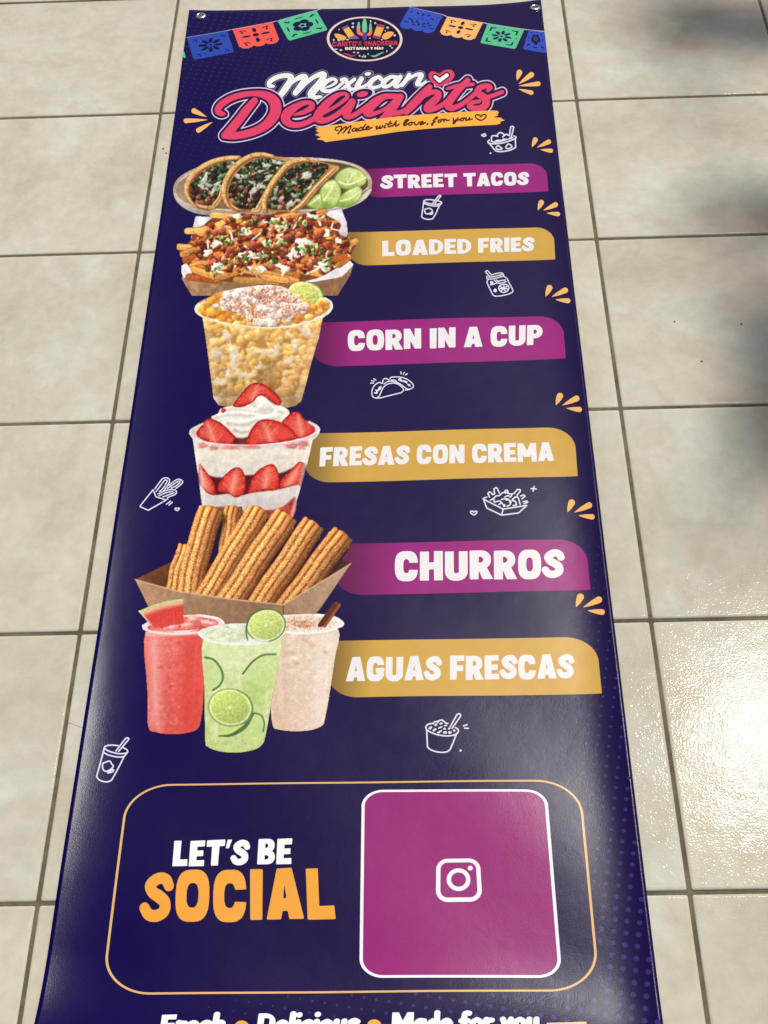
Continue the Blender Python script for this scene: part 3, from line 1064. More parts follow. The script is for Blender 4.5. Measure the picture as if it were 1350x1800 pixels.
F.ell(*VB((790, 376)), 70 / 6.75, 34 / 6.75, -.2)
word = ink('title_word', F, LILAC, layer=5, level=5.7, label='large pink script word Delights')
ink('dark_edge', F, PURPLE, word, 6, level=3.8)
ink('script_fill', F, PINK, word, 7, level=-0.1)

F = Field(745, 115, 805, 158, .35)
F.poly([VC(p) for p in ((475, 285), (400, 235), (358, 165), (385, 112), (440, 110), (490, 130), (550, 92), (630, 90), (668, 140), (640, 205), (555, 262))], curve=True)
heart = ink('heart', F, PURPLE, layer=5, level=1.6, label='pink heart with a white centre beside the title')
ink('heart_fill', F, PINK, heart, 6)
F = Field(745, 115, 805, 158, .35)
F.stroke([VC(p) for p in ((438, 172, 20), (490, 216, 25), (578, 152, 22))], curve=False)
ink('heart_edge', F, PURPLE, heart, 7, level=2.4)
ink('heart_centre', F, WHITE, heart, 8)

# brush stroke with the strapline
F = Field(548, 188, 892, 256, .4)
F.poly([VB(p) for p in ((225, 775), (500, 735), (900, 680), (1215, 640))] + [VC(p) for p in ((200, 626), (500, 602), (900, 580), (1130, 570), (1182, 576), (1192, 596), (1175, 620), (1190, 628), (1130, 652), (1225, 658), (1238, 676), (1268, 688), (1205, 706), (1218, 722), (1165, 740), (800, 758), (300, 792), (0, 822))] +
       [VB(p) for p in ((900, 868), (600, 912), (350, 946), (325, 925), (245, 912), (300, 888), (225, 858), (282, 838), (232, 812), (268, 795))])
brush = ink('brush_stroke', F, ORANGE, layer=8, label='orange brush stroke with a handwritten strapline')
F = Field(580, 192, 862, 245, .25)
r_ = 8.6
strokes(F, VB, [[(p[0], p[1], r_) for p in l] for l in (
    [(500, 805), (475, 805), (470, 780), (510, 762), (545, 765), (535, 800), (500, 850)], [(525, 820), (580, 770), (600, 765), (590, 800), (560, 840)], [(570, 830), (630, 765), (655, 755), (640, 800), (620, 835), (645, 835)],
    [(725, 790), (695, 780), (670, 800), (675, 818), (700, 812), (730, 785), (715, 815), (740, 810)], [(800, 775), (770, 772), (745, 795), (755, 812), (780, 800), (830, 735)], [(805, 775), (790, 803), (815, 800)],
    [(835, 785), (868, 770), (862, 757), (835, 772), (832, 795), (860, 797), (905, 770)],
    [(950, 765), (965, 760), (955, 790), (975, 785), (1000, 755), (995, 785), (1020, 775), (1030, 750)], [(1060, 745), (1045, 772), (1065, 770)], [(1070, 727), (1073, 724)],
    [(1125, 700), (1095, 755), (1110, 765), (1135, 750)], [(1085, 735), (1140, 722)], [(1195, 695), (1145, 758)], [(1155, 745), (1190, 722), (1180, 752), (1200, 752), (1225, 735)],
    [(1280, 738), (1320, 690), (1310, 680), (1285, 715), (1280, 745), (1300, 748), (1330, 725)])], pad=2)
strokes(F, VC, [[(p[0], p[1], r_) for p in l] for l in (
    [(65, 740), (120, 690), (112, 680), (85, 715), (75, 745), (95, 748)], [(150, 712), (125, 725), (128, 745), (155, 740), (165, 720), (150, 712), (190, 715)], [(195, 710), (200, 740), (230, 735), (245, 708)],
    [(262, 725), (295, 712), (285, 700), (262, 715), (262, 738), (290, 735), (325, 712)], [(350, 725), (342, 742)],
    [(415, 690), (465, 660), (458, 648), (435, 670), (405, 745), (400, 725), (440, 705)], [(500, 680), (475, 690), (475, 710), (502, 705), (510, 688), (500, 680), (540, 680)], [(545, 672), (540, 705)], [(540, 690), (565, 675), (575, 690), (605, 685)],
    [(655, 665), (655, 690), (685, 685), (710, 660)], [(705, 665), (675, 715), (650, 725), (665, 700), (730, 680)], [(765, 660), (740, 672), (742, 692), (768, 688), (778, 668), (765, 660), (800, 662)], [(810, 658), (800, 685), (828, 682), (850, 655)], [(850, 655), (838, 682), (880, 672)],
    [(980, 690), (935, 668), (915, 642), (930, 622), (965, 628), (980, 645), (1000, 622), (1035, 622), (1042, 645), (1015, 675), (980, 690)])], pad=2)
ink('strapline_lettering', F, BROWN, brush, 9)

# ------------------------------------------------------------------ orange splash marks
def splash(petals, label):
    xs, ys = [p[0] for q in petals for p in q], [p[1] for q in petals for p in q]
    F = Field(min(xs) - 9, min(ys) - 9, max(xs) + 9, max(ys) + 9, .4)
    for tip, end in petals:
        m = (tip[0] * .5 + end[0] * .5, tip[1] * .5 + end[1] * .5)
        F.stroke([(*tip, .35), (*m, end[2] * .68), end], n=6)
    return ink('splash_mark', F, PEACH, layer=2, label=label)


splash([((362.7, 205.3), (341, 195, 4.6)), ((364, 210.7), (327, 212.4, 4.2)), ((373, 214.7), (349, 229, 4.4))], 'orange splash mark left of the title')
splash([((908.8, 140.8), (913, 127.5, 5)), ((912, 147.5), (934, 131.5, 4.8)), ((912.5, 151), (946, 147.3, 4.2)), ((912, 156.8), (934, 163, 3.8))], 'four-petal orange splash mark right of the title')
for (tx, ty), s_, lb in (((935.4, 258.4), 1.0, 'beside the sundae doodle'), ((945.6, 369.4), 1.06, 'above the loaded fries bar'), ((959.3, 521), 1.18, 'beside the jar doodle'),
                         ((977.4, 711.7), 1.24, 'above the fresas bar'), ((997.7, 900), 1.30, 'above the churros bar'), ((1012.6, 1066.8), 1.38, 'above the aguas bar')):
    splash([((tx, ty), (tx + 5.5 * s_, ty - 12.5 * s_, 4.5 * s_)), ((tx + 9.2 * s_, ty + .5 * s_), (tx + 29 * s_, ty - 9 * s_, 4.2 * s_)), ((tx + 15 * s_, ty + 4.8 * s_), (tx + 33 * s_, ty + 6.6 * s_, 3.7 * s_))], 'orange splash mark ' + lb)

# ------------------------------------------------------------------ menu bars
def menu_bar(text, quad, rgb, tquad, label, w=SW, gap=.075, dark=None):
    W, H = qsize(quad)
    F = Field(-4, -4, W + 4, H + 4, W / 260)
    F.D = rbox(F, 0, 0, W, H, 2, H * .44, 1, H * .42)
    gx = float(ground(*quad[3])[0])
    mt = vinyl('bar_' + text.replace(' ', '_').lower(), rgb, grad=(gx + .0, gx + dark, tuple(v * .66 for v in rgb)))
    b = ink('menu_bar', F, rgb, layer=2, mat=mt, to_px=quadmap(quad, W, H), label=label, tol=.25)
    lettering('lettering', text, tquad, (234, 232, 232), b, 6, w=w, gap=gap)


menu_bar('STREET TACOS', [(630, 297.5), (960, 286.5), (964, 336.5), (640, 348)], MAGENTA, [(669.5, 308.5), (928.5, 302.5), (929, 325), (670, 332)], 'magenta bar reading STREET TACOS', dark=0.05)
menu_bar('LOADED FRIES', [(610, 408.3), (973, 399.2), (976, 456), (614, 467.5)], GOLD, [(672, 423.5), (938, 417), (938.5, 441.5), (672, 450.5)], 'gold bar reading LOADED FRIES', dark=0.05)
menu_bar('CORN IN A CUP', [(548, 567.5), (989, 555), (994.4, 630), (550, 645.5)], MAGENTA, [(611.5, 582), (953.5, 571.5), (953, 606), (612, 617)], 'magenta bar reading CORN IN A CUP', dark=0.07)
menu_bar('FRESAS CON CREMA', [(540, 762), (1009, 750.5), (1015.5, 837), (533, 849)], GOLD, [(563.5, 787), (972, 778), (973.5, 810.5), (561.5, 820)], 'gold bar reading FRESAS CON CREMA', dark=0.07)
menu_bar('CHURROS', [(588, 956), (1029, 947.3), (1038, 1037), (588, 1047)], MAGENTA, [(694.5, 971), (989.5, 966.5), (990.5, 1016), (694.5, 1021.5)], 'magenta bar reading CHURROS', dark=0.1)
menu_bar('AGUAS FRESCAS', [(580, 1127), (1048, 1119.5), (1058, 1219), (574, 1226.5)], GOLD, [(610, 1156), (1007, 1150.5), (1008.5, 1192.5), (608.5, 1198)], 'gold bar reading AGUAS FRESCAS', dark=0.06)

# ------------------------------------------------------------------ the social panel
Q = [(223.6, 1379), (1019.5, 1370), (1055.6, 1742.5), (177, 1749)]
W, H = qsize(Q)
F = Field(-6, -6, W + 6, H + 6, 2.0)
d = rbox(F, 0, 0, W, H, 84, 84, 84, 84)
F.D = np.maximum(d, -(d + 4.3))
outline = ink('panel_outline', F, (226, 180, 116), layer=2, to_px=quadmap(Q, W, H), label='rounded tan outline of the social panel', tol=.12)
lettering('lettering', "LET'S BE", [(306.5, 1479), (514, 1474), (511.5, 1518), (303, 1523)], (246, 246, 246), banner, 3, label='white lettering LET\'S BE')
lettering('lettering', 'SOCIAL', [(253, 1534), (584, 1525.5), (589, 1614), (247, 1621)], (240, 166, 66), banner, 3, label='large orange lettering SOCIAL', gap=.10, w=.238)
Q = [(636, 1388.5), (961, 1387.5), (988.5, 1719), (631.5, 1719)]
W, H = qsize(Q)
F = Field(-6, -6, W + 6, H + 6, 1.0)
F.D = rbox(F, 0, 0, W, H, 40, 40, 40, 40)
qm = quadmap(Q, W, H)
panel = ink('code_panel', F, (244, 240, 246), layer=3, to_px=qm, label='magenta rounded square with white border and camera symbol', tol=.15)
F.D += 5.6
ink('panel_fill', F, (150, 38, 116), panel, 4, to_px=qm, tol=.15)
Q = [(767, 1510), (843.5, 1509), (848, 1585), (766, 1586)]
F = Field(-8, -8, 108, 108, 1.0)
d = rbox(F, 0, 0, 100, 100, 26, 26, 26, 26)
F.D = np.maximum(d, -(d + 9.5))
F.add(np.abs(F.ell_d(50, 50, 21.5, 21.5)) - 4.8)
F.add(F.ell_d(77, 23.5, 5.8, 5.8))
ink('camera_symbol', F, (246, 242, 246), panel, 6, to_px=quadmap(Q, 100, 100), tol=.12)

# bottom strap line, cut by the lower edge of the picture
for word_, q_, lb in (('Fresh', [(283, 1784), (397, 1782), (394, 1816), (280, 1818)], 'white strap line word Fresh'), ('Delicious', [(453, 1782), (632, 1779.5), (629, 1814), (450, 1816.5)], 'white strap line word Delicious'), ('Made for you', [(687.5, 1780), (946, 1776), (947, 1811), (688, 1815)], 'white strap line words Made for you')):
    lettering('lettering', word_, q_, (244, 244, 244), banner, 3, label=lb, w=.24, gap=.04, step=.025, slant=.05)
for cx, cy in ((425, 1804.5), (658, 1802.5)):
    F = Field(cx - 16, cy - 16, cx + 16, cy + 16, .5); F.ell(cx, cy, 12.5, 10.5)
    ink('bullet', F, (240, 174, 70), layer=3, label='orange bullet between the strap line words ' + ('Fresh and Delicious' if cx < 500 else 'Delicious and Made'))
F = Field(955, 1790, 1040, 1822, .5); F.poly([(961, 1798), (1031, 1796), (1032, 1816), (962, 1818)])
ink('strip', F, (226, 200, 150), layer=3, label='tan strip at the bottom edge right of the strap line')

# ------------------------------------------------------------------ white line doodles
DOO = (226, 220, 240)


def doodle(name, V, s, box, lines, label, r, fills=(), extra=()):
    a, b = V(box[:2]), V(box[2:])
    F = Field(a[0], a[1], b[0], b[1], .22)
    for l in lines:
        closed = l[0] == 'c'
        pts = l[1:] if l[0] in ('c', 's') else l
        if l[0] == 's':
            F.stroke([V(p) + (r,) for p in pts], curve=False, pad=2)
        else:
            F.stroke([V(p) + (r,) for p in pts], n=6, closed=closed, pad=2)
    for f in fills:
        F.poly([V(p) for p in f], curve=True, n=5)
    for x, y, q in extra:
        F.ell(*V((x, y)), q / s, q / s)
    return ink(name, F, DOO, layer=2, label=label, tol=.04, cell=0.02)


s = 16.875
doodle('sundae_doodle', view(840, 215, s), s, (80, 90, 1200, 970), [
    [(340, 530), (295, 575), (330, 620), (480, 640), (700, 620), (920, 560), (1090, 490), (1130, 440), (1070, 405)],
    ['s', (320, 610), (530, 850)], [(530, 850), (650, 872), (820, 855), (980, 820), (1120, 745)], ['s', (1120, 745), (1110, 490)],
    [(410, 560), (400, 470), (430, 405), (520, 400), (590, 420)], [(560, 410), (610, 330), (680, 305), (760, 350), (800, 390)], [(740, 440), (790, 380), (850, 355), (900, 385)],
    ['s', (935, 400), (975, 140), (1020, 120), (1065, 145), (1000, 410)], ['c', (545, 740), (600, 695), (680, 745), (715, 790), (620, 810), (560, 790)], ['c', (830, 730), (900, 645), (980, 680), (1010, 725), (930, 780), (850, 770)],
    ['c', (115, 385), (200, 345), (235, 390), (180, 415)]],
    'small line drawing of a sundae bowl with a spoon', 1.15, [[(370, 570), (480, 560), (580, 515), (700, 520), (760, 480), (900, 490), (960, 430), (1060, 450), (1000, 490), (850, 530), (700, 580), (500, 605)]], [(375, 915, 26)])
s = 22.5
doodle('cup_doodle', view(730, 340, s), s, (190, 40, 1120, 1080), [
    [(730, 265), (560, 245), (400, 260), (335, 310), (420, 365), (600, 410), (800, 430), (960, 415), (1045, 385), (1000, 330), (880, 285)], [(335, 390), (500, 455), (700, 495), (860, 500), (950, 480)],
    ['s', (335, 310), (325, 400), (250, 935)], [(250, 935), (360, 1000), (520, 1030), (690, 1000)], ['s', (690, 1000), (800, 830), (950, 490), (1045, 385)],
    ['s', (700, 370), (930, 90), (985, 75), (1015, 105), (780, 380)], ['c', (370, 690), (370, 640), (470, 600), (560, 590), (640, 640), (680, 700), (630, 760), (550, 800), (450, 810), (390, 760)], ['c', (560, 820), (640, 770), (690, 770), (660, 820)]],
    'small line drawing of a drink cup with a straw under the tacos bar', 1.05)
s = 19.29
doodle('jar_doodle', view(845, 470, s), s, (110, 70, 1160, 1030), [
    ['s', (300, 310), (160, 150), (205, 110), (250, 130), (370, 265)], [(370, 250), (500, 215), (680, 190), (750, 215), (780, 290), (700, 320), (500, 370), (260, 405), (200, 340), (225, 300)], [(270, 340), (450, 310), (740, 245)],
    [(255, 410), (215, 500), (260, 620), (340, 790), (400, 910), (470, 970), (600, 975), (800, 945), (1000, 885), (1090, 810), (1060, 710), (960, 520), (890, 380), (790, 310)],
    ['c', (610, 710), (650, 620), (770, 575), (890, 590), (955, 680), (920, 780), (800, 850), (680, 820)], ['s', (780, 715), (660, 650)], ['s', (780, 715), (790, 600)], ['s', (780, 715), (900, 640)], ['s', (780, 715), (920, 730)], ['s', (780, 715), (840, 820)], ['s', (780, 715), (700, 800)], ['s', (780, 715), (630, 730)],
    [(330, 590), (430, 580), (520, 540), (620, 540), (750, 520), (860, 480)], ['s', (460, 430), (560, 530)], ['s', (530, 430), (600, 490)], [(600, 470), (720, 440), (840, 430)]],
    'small line drawing of a mason jar with a straw', .95, (), [(375, 515, 55), (490, 785, 62), (775, 712, 45)])
s = 15.0
doodle('taco_doodle', view(645, 645, s), s, (70, 90, 1260, 870), [
    [(250, 825), (160, 790), (130, 690), (150, 570), (220, 470), (330, 410), (400, 440)], [(250, 825), (330, 760), (380, 640), (450, 520), (560, 450), (700, 425), (830, 460), (930, 540), (965, 620), (900, 680)], ['s', (900, 680), (600, 755), (350, 820), (250, 825)],
    [(410, 430), (430, 345), (490, 305), (560, 330), (600, 370)], [(450, 450), (540, 390), (640, 375), (760, 400), (860, 440), (960, 510), (1060, 580), (1150, 580), (1225, 520), (1190, 430), (1080, 340), (940, 280), (780, 265), (640, 275), (610, 310)], [(1010, 605), (1080, 605), (1150, 580)],
    [(640, 350), (740, 350), (800, 410)], ['s', (890, 130), (905, 185)], ['s', (985, 145), (960, 195)], ['s', (1065, 180), (1015, 215)], ['s', (180, 310), (235, 350)], ['s', (120, 360), (190, 385)], ['s', (100, 430), (175, 425)]],
    'small line drawing of a taco under the corn bar', .95, [[(310, 540), (370, 500), (380, 570), (300, 640), (270, 710), (200, 700), (190, 670), (250, 660), (210, 600), (280, 600)], [(820, 340), (880, 290), (930, 350), (1010, 360), (1070, 400), (1060, 440), (1130, 460), (1150, 520), (1080, 490), (1040, 430), (960, 400), (890, 380)]])
s = 10.385
doodle('fries_doodle', view(820, 845, s), s, (40, 70, 1310, 670), [
    ['s', (370, 300), (305, 325), (370, 500), (640, 630), (950, 590), (1100, 450), (670, 520), (305, 335)], ['s', (670, 520), (640, 630)],
    ['s', (420, 300), (390, 230), (420, 205), (450, 220), (475, 255), (515, 240), (500, 150), (540, 125), (565, 145), (600, 225)], ['s', (710, 230), (705, 180), (745, 175), (760, 215)], ['s', (870, 230), (930, 160), (980, 165), (985, 190), (920, 270)], ['s', (990, 280), (1045, 260), (1070, 285), (1010, 330)], ['s', (1030, 385), (1095, 370), (1120, 395), (1050, 420)],
    [(440, 355), (500, 320), (540, 280), (600, 270), (660, 220), (720, 215), (790, 240), (850, 240)], [(510, 395), (600, 370), (640, 400), (690, 470)], [(700, 300), (760, 270), (800, 300), (830, 250)], [(720, 350), (790, 360), (800, 430), (740, 470)], [(840, 340), (900, 300), (940, 310), (980, 430)], [(500, 340), (510, 395)], [(830, 360), (890, 380), (910, 440), (850, 455)], [(640, 340), (700, 330), (770, 340)], [(590, 440), (640, 400)], [(880, 300), (850, 340)],
    ['c', (135, 625), (80, 590), (80, 560), (110, 555), (135, 575), (165, 555), (192, 570), (180, 595)], ['s', (1235, 105), (1220, 140), (1275, 155)], ['s', (1180, 145), (1225, 150), (1215, 190)]],
    'small line drawing of loaded fries under the fresas bar', 1.15, (), [(690, 455, 26), (800, 390, 24), (905, 440, 20)])
s = 15.0
doodle('churro_doodle', view(235, 830, s), s, (120, 100, 1340, 1060), [
    ['s', (510, 465), (180, 880), (170, 910), (380, 1005), (860, 735), (590, 650), (510, 465)], [(560, 440), (680, 270), (760, 175), (860, 150), (940, 190), (940, 260), (870, 390), (800, 480)], [(590, 515), (700, 370), (800, 230), (850, 205), (880, 250), (780, 420), (680, 520)],
    [(930, 350), (1040, 260), (1160, 190), (1260, 210), (1290, 265), (1240, 330), (1110, 430)], [(890, 430), (1050, 320), (1180, 240), (1220, 265), (1120, 360), (990, 420)], [(640, 580), (780, 510), (960, 460), (1080, 470), (1130, 520), (1090, 590), (900, 665), (900, 710)], [(670, 625), (840, 550), (1030, 505)], [(770, 655), (920, 600), (1070, 540)],
    ['s', (975, 765), (865, 845)], ['s', (1020, 795), (930, 870)], ['c', (1145, 1015), (1090, 975), (1110, 945), (1145, 960), (1190, 945), (1200, 975)]],
    'small line drawing of churros in a cone at the left edge', 1.0)
s = 16.875
doodle('cup_doodle', view(160, 1290, s), s, (110, 70, 1180, 1480), [
    [(800, 350), (640, 335), (480, 350), (395, 415), (500, 500), (680, 560), (850, 590), (1000, 580), (1085, 540), (1060, 470), (940, 400)], [(375, 550), (500, 620), (680, 670), (840, 690), (970, 675)],
    ['s', (395, 415), (365, 540), (165, 1270)], [(165, 1270), (250, 1370), (420, 1425), (540, 1410), (620, 1360)], ['s', (620, 1360), (700, 1220), (850, 940), (980, 680), (1085, 540)], ['s', (740, 510), (1030, 130), (1090, 115), (1125, 150), (1090, 200), (820, 520)],
    ['c', (340, 960), (360, 870), (440, 840), (530, 805), (590, 840), (610, 890), (660, 950), (610, 1030), (540, 1080), (440, 1115), (360, 1060)], ['c', (500, 1160), (560, 1110), (640, 1060), (670, 1085), (620, 1135)]],
    'line drawing of a drink cup with a straw above the social panel', 1.2)
s = 15.0
doodle('corn_cup_doodle', view(740, 1245, s), s, (80, 110, 1280, 1210), [
    [(290, 400), (180, 430), (130, 500), (170, 580), (320, 660), (520, 715), (720, 730), (900, 695), (985, 620), (970, 550), (910, 510)], ['s', (150, 560), (170, 1020)], [(170, 1020), (250, 1090), (400, 1145), (560, 1165), (700, 1140), (770, 1085)], ['s', (770, 1085), (850, 900), (930, 690)],
    [(320, 410), (360, 360), (440, 350)], [(440, 380), (480, 325), (560, 315), (620, 360), (650, 390), (710, 400)], ['s', (770, 490), (950, 165), (1000, 145), (1045, 170), (1045, 210), (820, 530)], ['s', (1120, 465), (1215, 435)], ['s', (1150, 525), (1250, 530)]],
    'line drawing of corn in a cup under the aguas bar', 1.25,
    [[(200, 530), (250, 480), (300, 500), (250, 560)], [(300, 590), (370, 530), (415, 550), (350, 610)], [(350, 450), (400, 400), (430, 440), (390, 470)], [(480, 410), (550, 370), (570, 410), (510, 430)], [(450, 520), (540, 470), (570, 490), (480, 540)], [(600, 460), (660, 430), (690, 460), (640, 480)], [(420, 640), (520, 580), (560, 590), (480, 660)], [(580, 560), (620, 510), (665, 560)], [(580, 660), (610, 610), (680, 615), (670, 670)], [(710, 560), (740, 500), (780, 540)], [(725, 670), (730, 610), (810, 620), (790, 665)], [(840, 570), (910, 570), (880, 630)]], [(1045, 1115, 30)])


# ------------------------------------------------------------------ printed food pictures: painted in code, stored as ink colours of a fine mesh
def vnoise(shape, cell, rng, octaves=1):
    out = np.zeros(shape)
    amp, tot = 1.0, 0.0
    for _ in range(octaves):
        h, w = int(shape[0] / cell) + 3, int(shape[1] / cell) + 3
        g = rng.random((h, w))
        y, x = np.arange(shape[0]) / cell, np.arange(shape[1]) / cell
        j, i = y.astype(int), x.astype(int)
        fy, fx = (y - j)[:, None], (x - i)[None, :]
        fy, fx = fy * fy * (3 - 2 * fy), fx * fx * (3 - 2 * fx)
        a, b, c, d = g[j][:, i], g[j][:, i + 1], g[j + 1][:, i], g[j + 1][:, i + 1]
        out += amp * ((a * (1 - fx) + b * fx) * (1 - fy) + (c * (1 - fx) + d * fx) * fy)
        tot += amp
        amp *= .5
        cell = max(1.0, cell / 2)
    return out / tot


class Canvas:
    """Painter working in the coordinates of an enlarged view (x0, y0, scale) of the design."""
    def __init__(c, x0, y0, s, box, seed=1):
        c.v, c.s = view(x0, y0, s), s
        c.st = s / 2.0
        c.bx, c.by = box[0], box[1]
        c.nx, c.ny = int((box[2] - box[0]) / c.st) // 2 * 2 + 2, int((box[3] - box[1]) / c.st) // 2 * 2 + 2
        c.X, c.Y = np.meshgrid(c.bx + np.arange(c.nx) * c.st, c.by + np.arange(c.ny) * c.st)
        c.rgb = np.zeros((c.ny, c.nx, 3))
        c.a = np.zeros((c.ny, c.nx))
        c.rng = np.random.default_rng(seed)
        c.rd = random.Random(seed)
        c.clip = None
        c.n1 = vnoise((c.ny, c.nx), 3.0, c.rng, 2)
        c.n2 = vnoise((c.ny, c.nx), 14.0, c.rng, 3)

    def win(c, xa, ya, xb, yb):
        i0, i1 = max(0, int((xa - c.bx) / c.st) - 1), min(c.nx, int((xb - c.bx) / c.st) + 3)
        j0, j1 = max(0, int((ya - c.by) / c.st) - 1), min(c.ny, int((yb - c.by) / c.st) + 3)
        return slice(j0, max(j0, j1)), slice(i0, max(i0, i1))

    def put(c, w, al, col):
        if c.clip is not None:
            al = al * c.clip[w]
        al = np.clip(al, 0, 1)
        col = np.asarray(col, float)
        c.rgb[w] += (col - c.rgb[w]) * al[..., None]
        c.a[w] = np.maximum(c.a[w], al)

    def blob(c, x, y, rx, ry, ang, col, shade=.25, lump=.0, soft=None, op=1.0, tex=.12, rim=.0, lx=-.45, ly=-.9):
        R = max(rx, ry) * (1.15 + lump) + c.st * 2
        w = c.win(x - R, y - R, x + R, y + R)
        X, Y = c.X[w] - x, c.Y[w] - y
        if X.size == 0:
            return
        cs, sn = math.cos(ang), math.sin(ang)
        u, v = (X * cs + Y * sn) / rx, (-X * sn + Y * cs) / ry
        q = np.hypot(u, v)
        if lump:
            th = np.arctan2(v, u)
            p1, p2 = c.rd.uniform(0, 6.3), c.rd.uniform(0, 6.3)
            q = q / (1 + lump * (np.sin(3 * th + p1) * .6 + np.sin(5 * th + p2) * .4))
        sf = soft if soft is not None else c.st * 1.3
        al = np.clip((1 - q) * min(rx, ry) / sf + .5, 0, 1) * op
        L = 1 + shade * ((X * lx + Y * ly) / max(rx, ry)) - rim * np.clip(q, 0, 1) ** 4 + tex * (c.n1[w] - .5) * 2
        c.put(w, al, np.clip(np.asarray(col, float)[None, None, :] * L[..., None], 0, 255))

    def sd(c, pts, curve=True, n=6):
        P = smooth([p[:2] for p in pts], n, True) if curve else np.array(pts, float)
        m = 90
        w = c.win(P[:, 0].min() - m, P[:, 1].min() - m, P[:, 0].max() + m, P[:, 1].max() + m)
        D = np.full((c.ny, c.nx), 1e3)
        D[w] = sd_poly(c.X[w], c.Y[w], P)
        return D

    def fill(c, D, col, soft=None, op=1.0, grad=None, tex=.06, big=.0):
        """Fill where the distance is negative; grad = (x0, y0, x1, y1, col2) blends along a line."""
        sf = soft or c.st * 1.3
        m = D < sf
        r_, k_ = np.nonzero(m.any(1))[0], np.nonzero(m.any(0))[0]
        if not len(r_):
            return
        w = (slice(r_[0], r_[-1] + 1), slice(k_[0], k_[-1] + 1))
        al = np.clip(-D[w] / sf + .5, 0, 1) * op
        col = np.asarray(col, float)[None, None, :] * np.ones(al.shape + (1,))
        if grad:
            xa, ya, xb, yb, c2 = grad
            t = np.clip(((c.X[w] - xa) * (xb - xa) + (c.Y[w] - ya) * (yb - ya)) / ((xb - xa) ** 2 + (yb - ya) ** 2), 0, 1)[..., None]
            col = col * (1 - t) + np.asarray(c2, float) * t
        col = col * (1 + tex * (c.n1[w] - .5)[..., None] * 2 + big * (c.n2[w] - .5)[..., None] * 2)
        c.put(w, al, np.clip(col, 0, 255))

    def poly(c, pts, col, curve=True, **k):
        D = c.sd(pts, curve)
        c.fill(D, col, **k)
        return D

    def line(c, pts, col, r=None, soft=None, op=1.0, tex=.08, curve=True, n=6):
        P = [tuple(p) + ((r,) if len(p) == 2 else ()) for p in pts]
        P = smooth(P, n) if curve and len(P) > 2 else np.array(P, float)
        R = P[:, 2].max() + c.st * 3 + (soft or 0)
        w = c.win(P[:, 0].min() - R, P[:, 1].min() - R, P[:, 0].max() + R, P[:, 1].max() + R)
        X, Y = c.X[w], c.Y[w]
        D = np.full(X.shape, 1e9)
        for a, b in zip(P[:-1], P[1:]):
            dx, dy = b[0] - a[0], b[1] - a[1]
            t = np.clip(((X - a[0]) * dx + (Y - a[1]) * dy) / (dx * dx + dy * dy + 1e-9), 0, 1)
            D = np.minimum(D, np.hypot(X - a[0] - t * dx, Y - a[1] - t * dy) - a[2] - (b[2] - a[2]) * t)
        al = np.clip(-D / (soft or c.st * 1.3) + .5, 0, 1) * op
        c.put(w, al, np.clip(np.asarray(col, float) * (1 + tex * (c.n1[w] - .5) * 2)[..., None], 0, 255))

    def spots(c, D, margin=0):
        """Random point inside the shape D < -margin."""
        jj, ii = np.nonzero(D < -margin)
        def pick():
            k = c.rd.randrange(len(jj))
            return c.X[jj[k], ii[k]] + c.rd.uniform(-.5, .5) * c.st, c.Y[jj[k], ii[k]] + c.rd.uniform(-.5, .5) * c.st
        return pick

    def within(c, D):
        c.clip = None if D is None else np.clip(-D / (c.st * 1.3) + .5, 0, 1)

    def vary(c, col, k=.15):
        f = 1 + c.rd.uniform(-k, k)
        return tuple(min(255, v * f * (1 + c.rd.uniform(-k, k) * .25)) for v in col)

    def grain(c, amp=.05):
        n = c.rng.normal(0, 1, (c.ny, c.nx, 1))
        c.rgb = np.clip(c.rgb * (1 + amp * n), 0, 255)

    def photo(c, blur=1, mod=.16, desat=.1, k=1.1, mid=105):
        """Make the painting sit like a printed photograph: soften, uneven light, less pure colour, more contrast."""
        for _ in range(blur):
            a = np.maximum(c.a, 1e-3)[..., None]
            p = c.rgb * a
            w = a.copy()
            for ax, sh in ((0, 1), (0, -1), (1, 1), (1, -1)):
                p = p + np.roll(c.rgb * a, sh, ax) * .6
                w = w + np.roll(a, sh, ax) * .6
            c.rgb = p / w
        g = c.rgb.mean(2, keepdims=True)
        c.rgb = c.rgb + (g - c.rgb) * desat
        c.rgb = c.rgb * (1 + mod * 2 * (c.n2 - .5)[..., None])
        c.rgb = np.clip((c.rgb - mid) * k + mid, 0, 255)

    def contrast(c, k, mid=110):
        c.rgb = np.clip((c.rgb - mid) * k + mid, 0, 255)

    def print_on(c, name, label, layer=4, gain=1.0):
        # average 2 x 2 samples, one vertex per pixel of the photograph
        A = c.a.reshape(c.ny // 2, 2, c.nx // 2, 2).mean((1, 3))
        wgt = np.maximum(c.a, 1e-4)[..., None]
        R = (c.rgb * wgt).reshape(c.ny // 2, 2, c.nx // 2, 2, 3).sum((1, 3)) / wgt.reshape(c.ny // 2, 2, c.nx // 2, 2, 1).sum((1, 3))
        ny, nx = A.shape
        px = c.v((c.bx + (np.arange(nx) * 2 + .5) * c.st, 0))[0]
        py = c.v((0, c.by + (np.arange(ny) * 2 + .5) * c.st))[1]
        PX, PY = np.meshgrid(px, py)
        M = (A[:-1, :-1] + A[1:, :-1] + A[:-1, 1:] + A[1:, 1:]) / 4 > .5
        idx = np.arange(ny * nx).reshape(ny, nx)
        q = np.stack([idx[1:, :-1], idx[1:, 1:], idx[:-1, 1:], idx[:-1, :-1]], -1)[M]
        used = np.unique(q)
        remap = np.full(ny * nx, -1)
        remap[used] = np.arange(len(used))
        q = remap[q]
        x, y, z = px2w(PX.ravel()[used], PY.ravel()[used], layer * STEP_L)
        me = bpy.data.meshes.new(name)
        me.vertices.add(len(used))
